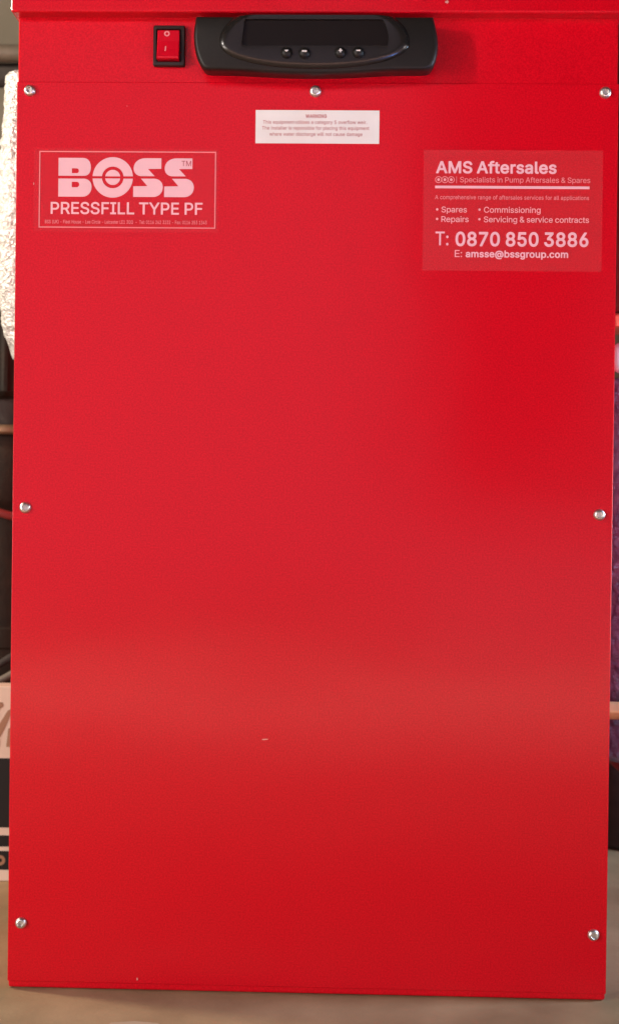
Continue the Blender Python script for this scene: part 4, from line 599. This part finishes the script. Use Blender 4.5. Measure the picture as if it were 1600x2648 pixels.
r1 = [Vector((rx0 + .0004, y - .0004 if y < 0 else y, z)) for y, z in prof]
r2 = [Vector((rx1 - .0004, y - .0004 if y < 0 else y, z)) for y, z in prof]
r3 = [Vector((rx1, y, z)) for y, z in prof]
rings(bm, [r0, r1, r2, r3])
for f in bm.faces:
    f.material_index = 0
# printed ring and bar, raised a hair off the rocker
ncz, ncx = 0.6088, -0.0944
for i in range(20):
    a, b = 2 * PI * i / 20, 2 * PI * (i + 1) / 20
    q = []
    for (rad, t) in ((.0009, a), (.0018, a), (.0018, b), (.0009, b)):
        z = ncz + rad * math.sin(t)
        y = -0.0031 - (0.6106 - z) * (0.0005 / 0.0066) - 0.0001
        q.append(bm.verts.new((ncx + rad * math.cos(t), y, z)))
    bm.faces.new(q).material_index = 1
q = [bm.verts.new((x, y, z)) for x, y, z in ((-0.0955, -0.00540, 0.5972), (-0.0948, -0.00540, 0.5972), (-0.0945, -0.00415, 0.6012), (-0.0953, -0.00415, 0.6012))]
bm.faces.new(q).material_index = 1
from_bm("rocker", bm, [ROCKER, RMARK], switch)

# ---- warning label
bm = bmesh.new()
box(bm, -0.0379, 0.0403, -0.00012, 0.0006, 0.5408, 0.5618)
wl = from_bm("warning_label", bm, PAPER, unit)
wl["label"] = "white warning label with four lines of faded red print"


def WX(c):
    return -0.0379 + (c - 85) * 0.0782 / 1323


def WZ(c):
    return 0.5618 - (c - 308) * 0.0210 / 360


for body, a, b, base, bold in (("WARNING", 620, 845, 390, True), ("This equipment utilises a category 5 overflow weir.", 165, 1275, 455, False),
                               ("The installer is reponsible for placing this equipment", 155, 1300, 519, False),
                               ("where water discharge will not cause damage", 235, 1228, 585, False)):
    text(body, WX(a), WX(b), WZ(base), 0.0021, -0.00022, WARNINK, wl, bold)

# ---- maker's sticker: clear film, border, split letters
bm = bmesh.new()
box(bm, -0.1786, -0.0610, -0.00006, 0.0006, 0.4840, 0.5370)
mk = from_bm("maker_sticker", bm, FILM_A, unit)
mk["label"] = "clear sticker with pink white BOSS lettering inside a thin border"
K = 112.0 / 1350 / 1000


def BX(c):
    return -0.1750 + (c - 70) * K


def BZ(c):
    return 0.5349 - (c - 65) * K


def bl(pts):
    return [(BX(a), BZ(b)) for a, b in pts]


YI = -0.00016
flat("border", [bl([(66, 61), (1424, 61), (1424, 648), (66, 648)]), bl([(74, 69), (1416, 69), (1416, 640), (74, 640)])], YI, INKFINE, mk)
# B: two stacked halves, each with a small square counter
top = [(215, 113), (400, 113)] + bez((400, 113), (445, 113), (464, 145), (464, 185)) + bez((464, 185), (464, 225), (445, 248), (415, 250)) + [(215, 250)]
bot = [(215, 272), (415, 272)] + bez((415, 272), (450, 275), (471, 300), (471, 335)) + bez((471, 335), (471, 380), (440, 410), (400, 410)) + [(215, 410)]
h1 = [(318, 193), (352, 193)] + bez((352, 193), (366, 193), (372, 202), (372, 212)) + bez((372, 212), (372, 224), (364, 230), (352, 230)) + [(318, 230)]
h2 = [(318, 296), (354, 296)] + bez((354, 296), (368, 296), (376, 306), (376, 317)) + bez((376, 317), (376, 330), (366, 338), (354, 338)) + [(318, 338)]
flat("logo_letter", [bl(top), bl(bot), bl(h1), bl(h2)], YI, INK, mk)
# O: ring split by a bar round a split disc
ocx2, ocy2 = 633, 261


def half(r_out, r_in, gap, sgn, n=36):
    a_o = math.asin(gap / r_out)
    out_ = [(ocx2 + r_out * math.cos(a_o + (PI - 2 * a_o) * i / n), ocy2 - sgn * r_out * math.sin(a_o + (PI - 2 * a_o) * i / n)) for i in range(n + 1)]
    if r_in:
        a_i = math.asin(gap / r_in)
        out_ += [(ocx2 + r_in * math.cos(PI - a_i - (PI - 2 * a_i) * i / n), ocy2 - sgn * r_in * math.sin(PI - a_i - (PI - 2 * a_i) * i / n)) for i in range(n + 1)]
    return out_


flat("logo_letter", [bl(half(155, 83, 9, 1)), bl(half(155, 83, 9, -1)), bl(half(58, 0, 8, 1)), bl(half(58, 0, 8, -1))], YI, INK, mk)
# S, twice
for dx in (0, 238):
    up_ = [(1005, 113), (885, 113)] + bez((885, 113), (825, 113), (793, 150), (793, 190)) + bez((793, 190), (793, 225), (815, 247), (850, 250)) + [(955, 250), (903, 195), (1005, 193)]
    lo_ = [(850, 269), (955, 269)] + bez((955, 269), (995, 272), (1018, 300), (1018, 335)) + bez((1018, 335), (1018, 380), (985, 408), (945, 409)) + [(791, 409), (791, 328), (900, 326)]
    flat("logo_letter", [bl([(a + dx, b) for a, b in up_]), bl([(a + dx, b) for a, b in lo_])], YI, INK, mk)
text("TM", BX(1160), BX(1234), BZ(172), 40 * K, -0.00026, INKTM, mk)
text("PRESSFILL TYPE PF", BX(158), BX(1325), BZ(541), 88 * K, YI, INK, mk, "medium")
text("BSS (UK) - Fleet House - Lee Circle - Leicester LE1 3QQ  -  Tel: 0116 262 3232 - Fax: 0116 253 1343", BX(115), BX(1358), BZ(615), 26 * K, YI, INKFINE, mk)

# ---- service sticker: milky film with white print
bm = bmesh.new()
box(bm, 0.0686, 0.1810, -0.00006, 0.0006, 0.4611, 0.5372)
sv = from_bm("service_sticker", bm, FILM_B, unit)
sv["label"] = "paler red service sticker with white contact lettering at the right"
S = 112.4 / 1300 / 1000


def SX(c):
    return 0.0686 + (c - 65) * S


def SZ(c):
    return 0.5372 - (c - 52) * S


text("AMS Aftersales", SX(155), SX(1030), SZ(219), 82 * S, YI, INK, sv, True)
for cx in (174, 220, 266):
    flat("badge_ring", [circle(SX(cx), SZ(269), 25 * S), circle(SX(cx), SZ(269), 19 * S)], YI, INKFINE, sv)
    flat("badge_mark", [circle(SX(cx), SZ(269), 10 * S, 16)], YI, INKMID, sv)
flat("divider", [rect(SX(303), SX(307), SZ(294), SZ(246))], YI, INKFINE, sv)
text("Specialists in Pump Aftersales & Spares", SX(330), SX(1275), SZ(287), 38 * S, YI, INKFINE, sv)
flat("rule_line", [rect(SX(150), SX(1270), SZ(332), SZ(313))], YI, INK, sv)
text("A comprehensive range of aftersales services for all applications", SX(150), SX(1268), SZ(411), 29 * S, YI, INKFINE, sv)
for body, a, b, base in (("Spares", 198, 383, 507), ("Commissioning", 507, 918, 507), ("Repairs", 198, 397, 577), ("Servicing & service contracts", 507, 1270, 577)):
    text(body, SX(a), SX(b), SZ(base), 41 * S, YI, INKMID, sv)
for cx in (167, 475):
    for cy_ in (486, 556):
        flat("bullet", [circle(SX(cx), SZ(cy_), 8.5 * S, 16)], YI, INKMID, sv)
text("T:", SX(157), SX(252), SZ(747), 98 * S, YI, INK, sv)
text("0870 850 3886", SX(303), SX(1268), SZ(749), 97 * S, YI, INK, sv, True)
text("E:", SX(299), SX(352), SZ(832), 50 * S, YI, INKMID, sv)
text("amsse@bssgroup.com", SX(378), SX(1122), SZ(832), 47 * S, YI, INK, sv, True)


# ---------------------------------------------------------------- things behind, on the left
def lump(a, h, r):
    v = Vector((math.cos(a) * 0.02, math.sin(a) * 0.02, h))
    return -0.0012 + 0.0010 * noise.noise(v * 45) + 0.0016 * noise.noise(v * 150 + Vector((3, 1, 7))) + 0.0014 * abs(noise.noise(v * 300))


lag = empty("lagged_pipe", (-0.218, 0.15, 0))
tag(lag, "bulging white cloth-lagged pipe left of the cabinet's top", "pipe")
axis_x = -0.218
edge = [(627.9, -236.9), (606, -237.3), (589, -239.2), (566, -240.4), (537, -241.8), (508, -242.2), (484.5, -241.2), (455.6, -238.6), (441, -236.6), (429.5, -233.2), (418, -228.6)]
prof = [(0.006, 0.6315), (0.013, 0.6312), (0.0175, 0.6300)]
for i in range(len(edge) - 1):
    (z0, x0), (z1, x1) = edge[i], edge[i + 1]
    k = 9
    for j in range(k):
        t = j / k
        prof.append((axis_x - (x0 + (x1 - x0) * t) / 1000, (z0 + (z1 - z0) * t) / 1000))
prof += [(0.0106, 0.418), (0.0082, 0.4165)]
bm = bmesh.new()
lathe(bm, prof, 72, 0, 0, 'Z', disp=lambda a, h, r: lump(a, h, r) * min(1, r / 0.012))
from_bm("jacket", bm, JACKET, lag, 180)
bm = bmesh.new()
lathe(bm, [(0.0075, 0.0), (0.0075, 0.90), (0.0060, 0.901)], 24, 0, 0)
from_bm("pipe", bm, LAGGREY, lag, 40)

bm = bmesh.new()
tube(bm, [(-0.9, 0.45, 0.753), (-0.5, 0.45, 0.7495), (-0.31, 0.45, 0.7475), (-0.1, 0.45, 0.745), (0.15, 0.45, 0.742)], 0.0085, 20)
tag(from_bm("wall_pipe", bm, LAGGREY, None, 180), "thin dull grey pipe running across above the black lagged pipe", "pipe")
bm = bmesh.new()
tube(bm, [(-0.9, 0.47, 0.735), (-0.5, 0.47, 0.7335), (-0.31, 0.47, 0.7325), (-0.1, 0.47, 0.731), (0.15, 0.47, 0.729)], 0.012, 20)
tag(from_bm("lagged_wall_pipe", bm, LAGBLACK, None, 180), "black foam-lagged pipe running across beside the white lagging", "pipe")

pump = empty("pump", (-0.285, 0.365, 0))
tag(pump, "dark upright pump standing behind the printed carton", "pump")


def pumppart(name, prof, mat, n=48, disp=None, smooth=35):
    b = bmesh.new()
    lathe(b, prof, n, 0, 0, 'Z', disp=disp)
    return from_bm(name, b, mat, pump, smooth)


pumppart("motor", [(0.030, 0.402), (0.043, 0.404), (0.046, 0.408), (0.046, 0.470), (0.042, 0.482), (0.030, 0.488), (0.0, 0.490)], IRON,
         96, lambda a, h, r: (0.0022 if (int(a / (2 * PI) * 48) % 2) else 0) if 0.405 < h < 0.475 else 0)
pumppart("coupling", [(0.0, 0.378), (0.031, 0.379), (0.031, 0.403), (0.0, 0.404)], LAGBLACK)
pumppart("flange", [(0.0, 0.371), (0.044, 0.3705), (0.0465, 0.3725), (0.0465, 0.3765), (0.044, 0.3785), (0.0, 0.379)], BRONZE)
pumppart("casing", [(0.0, 0.300), (0.036, 0.301), (0.042, 0.312), (0.0435, 0.338), (0.041, 0.358), (0.037, 0.3705), (0.0, 0.371)], IRON)
pumppart("sleeve", [(0.0, 0.062), (0.041, 0.063), (0.041, 0.180), (0.0425, 0.182), (0.0425, 0.198), (0.041, 0.200), (0.041, 0.299), (0.0, 0.300)], IRON)
pumppart("base", [(0.0, 0.0), (0.058, 0.0), (0.060, 0.006), (0.060, 0.040), (0.052, 0.058), (0.0, 0.0615)], IRON)
for k in range(6):
    a = 2 * PI * k / 6 - 0.75 * PI + 0.35
    b = bmesh.new()
    lathe(b, [(0.0, 0.379), (0.0046, 0.3792), (0.0050, 0.384), (0.0035, 0.394), (0.0, 0.396)], 6 * 4, 0.039 * math.cos(a), 0.039 * math.sin(a))
    from_bm("bolt", b, BRONZE, pump, 40)

bm = bmesh.new()
tube(bm, [(-0.46, 0.30, 0.345), (-0.36, 0.298, 0.325), (-0.30, 0.30, 0.3075), (-0.272, 0.30, 0.300), (-0.24, 0.315, 0.288), (-0.222, 0.345, 0.24), (-0.215, 0.37, 0.10), (-0.215, 0.40, 0.004)], 0.0036, 12)
tag(from_bm("red_cable", bm, REDCABLE, None, 180), "thin dull red cable sagging in front of the dark pump", "cable")
bm = bmesh.new()
tube(bm, [(-0.44, 0.29, 0.10), (-0.36, 0.285, 0.135), (-0.30, 0.285, 0.158), (-0.265, 0.285, 0.176), (-0.235, 0.30, 0.20), (-0.22, 0.34, 0.26), (-0.215, 0.40, 0.34), (-0.215, 0.50, 0.40), (-0.215, 0.69, 0.42)], 0.0034, 12)
tag(from_bm("black_cable", bm, LAGBLACK, None, 180), "black cable rising behind the printed carton, the upper of two", "cable")
bm = bmesh.new()
tube(bm, [(-0.43, 0.275, 0.004), (-0.38, 0.272, 0.09), (-0.31, 0.271, 0.137), (-0.265, 0.271, 0.161), (-0.24, 0.278, 0.172), (-0.222, 0.30, 0.15), (-0.217, 0.33, 0.08), (-0.217, 0.345, 0.004)], 0.0034, 12)
tag(from_bm("black_cable", bm, LAGGREY, None, 180), "grey black cable just above the printed carton, the lower of two", "cable")

carton = empty("carton", (-0.31, 0.237, 0))
tag(carton, "pale printed carton with black bands on the floor left of the cabinet", "box")
cx0, cx1 = -0.105, 0.085
bm = bmesh.new()
box(bm, cx0, cx1, 0, 0.022, 0.0003, 0.1600, 0.0008, 2)
from_bm("carton_body", bm, CARD, carton)
for name, z0, z1 in (("black_band", 0.0445, 0.1012), ("lower_band", 0.0288, 0.0380), ("bottom_band", 0.0098, 0.0252)):
    bm = bmesh.new()
    box(bm, cx0 - .0003, cx1 + .0003, -0.0004, 0.0224, z0, z1)
    from_bm(name, bm, CARDDARK, carton)


def cpoly(name, pts, mat=CARDBROWN, dx=0.0):
    return flat(name, [[((x + 310) / 1000 + dx, z / 1000) for x, z in lp] for lp in pts], -0.0005, mat, carton)


# three repeats of the printed device: a slanting stroke over an upright
for dx in (0.0, -0.032, -0.064):
    cpoly("printed_stroke", [[(-261.5, 118.5), (-257.5, 118.5), (-249.2, 136.5), (-249.2, 141.5), (-251.5, 140.5), (-261.5, 124)]], dx=dx)
    cpoly("printed_stroke", [[(-252.6, 110.5), (-249.0, 110.5), (-249.0, 126.5), (-251.0, 125.5)]], dx=dx)
    cpoly("printed_stroke", [[(-262, 110.5), (-258.0, 110.5), (-258.0, 117), (-262, 115)]], dx=dx)
    cpoly("printed_stroke", [[(-262, 136), (-257.5, 142), (-255.2, 144), (-256, 147), (-262, 147)]], dx=dx)
for dx in (0.0, -0.03, -0.06):
    cpoly("printed_ring", [circle(-256.6, 17.6, 4.2, 24), circle(-256.6, 17.6, 1.7, 16)], CARDBROWN, dx)

# ---------------------------------------------------------------- things behind, on the right


def bubble(a, h, r):
    u, v = a * r / 0.0085, h / 0.0085
    row = math.floor(v)
    fu = (u + 0.5 * (row % 2)) % 1 - 0.5
    fv = v % 1 - 0.5
    d = math.sqrt(fu * fu + fv * fv)
    w = Vector((math.cos(a) * 0.03, math.sin(a) * 0.03, h))
    return 0.0016 * max(0, 1 - (d / 0.5) ** 2) + 0.004 * noise.noise(w * 30) + 0.0022 * noise.noise(w * 90)


foil = empty("foil_lagged_pipe", (0.2485, 0.20, 0))
tag(foil, "upright pipe in silver bubble foil, blue light painted in, right of the cabinet", "pipe")
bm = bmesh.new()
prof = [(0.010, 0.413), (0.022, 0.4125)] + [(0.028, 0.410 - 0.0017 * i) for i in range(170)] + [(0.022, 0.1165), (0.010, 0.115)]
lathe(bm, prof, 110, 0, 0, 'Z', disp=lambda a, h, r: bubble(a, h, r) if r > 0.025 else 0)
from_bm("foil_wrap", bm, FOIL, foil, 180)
bm = bmesh.new()
tube(bm, [(0, 0, 0.46), (0, 0, 0.30), (0, 0, 0.125), (0, 0.010, 0.112), (0, 0.030, 0.108), (0, 0.20, 0.108), (0, 0.51, 0.108)], 0.009, 20)
from_bm("pipe", bm, LAGGREY, foil, 60)
bm = bmesh.new()
lathe(bm, [(0.0, 0.4485), (0.022, 0.449), (0.0265, 0.4515), (0.0265, 0.4600), (0.022, 0.4625), (0.0, 0.463)], 40, 0, 0)
from_bm("brass_union", bm, BRASS, foil, 40)
bm = bmesh.new()
lathe(bm, [(0.0, 0.4632), (0.021, 0.4635), (0.0235, 0.470), (0.0235, 0.86), (0.0, 0.862)], 40, 0, 0, disp=lambda a, h, r: 0.0012 * noise.noise(Vector((math.cos(a), math.sin(a), h * 30))))
from_bm("dark_lagging", bm, LAGGREY, foil, 60)

bm = bmesh.new()
lathe(bm, [(0.0, -0.0035), (0.0075, -0.0034), (0.0105, -0.0022), (0.0115, 0.0), (0.0105, 0.0022), (0.0075, 0.0034), (0.0, 0.0035)], 40, axis='Y', origin=(0, 0, 0))
for v in bm.verts:
    v.co.x *= 0.55
    v.co.x += 0.2262
    v.co.y += 0.1640
    v.co.z += 0.4250
tube(bm, [(0.2262, 0.165, 0.425), (0.236, 0.180, 0.4262), (0.2470, 0.196, 0.427)], 0.0016, 8)
tag(from_bm("pipe_tag", bm, WHITEP, None, 60), "small white oval tag against the top of the bubble foil", "tag")

bm = bmesh.new()
lathe(bm, [(0.0, -0.046), (0.0060, -0.0459), (0.0066, -0.045), (0.0066, 0.010), (0.0085, 0.0105), (0.0085, 0.024), (0.0066, 0.0245), (0.0066, 0.60), (0.0, 0.6005)], 32, axis='X', origin=(0.2345, 0.1560, 0.1608))
tag(from_bm("brass_pipe", bm, BRASS, None, 40), "short brass pipe crossing in front of the bubble foil lagging", "pipe")

foot = empty("machine_base", (0.300, 0.420, 0))
tag(foot, "black rounded machine base on the floor right of the cabinet", "machine base")
bm = bmesh.new()
lathe(bm, [(0.0, 0.0), (0.052, 0.0), (0.056, 0.004), (0.058, 0.030), (0.056, 0.075), (0.050, 0.096), (0.036, 0.108), (0.0, 0.112)], 56, 0, 0)
from_bm("casting", bm, LAGBLACK, foot, 40)
bm = bmesh.new()
lathe(bm, [(0.0, 0.113), (0.024, 0.1135), (0.024, 0.38), (0.0, 0.382)], 32, 0, 0)
from_bm("column", bm, IRON, foot, 40)

# ---------------------------------------------------------------- scrap of paper in front of the cabinet
bm = bmesh.new()
pts = [(-0.114, -0.0545), (-0.100, -0.0522), (-0.086, -0.0535), (-0.080, -0.062), (-0.088, -0.078), (-0.106, -0.080), (-0.118, -0.068)]
a = [bm.verts.new((x, y, 0.0012 + 0.0004 * (i % 2))) for i, (x, y) in enumerate(pts)]
b = [bm.verts.new((x, y, 0.0006 + 0.0004 * (i % 2))) for i, (x, y) in enumerate(pts)]
bm.faces.new(a)
bm.faces.new(b[::-1])
for i in range(len(pts)):
    bm.faces.new((a[i], b[i], b[(i + 1) % len(pts)], a[(i + 1) % len(pts)]))
tag(from_bm("paper_scrap", bm, SCRAP), "pale paper scrap on the floor below the cabinet's left corner", "paper")
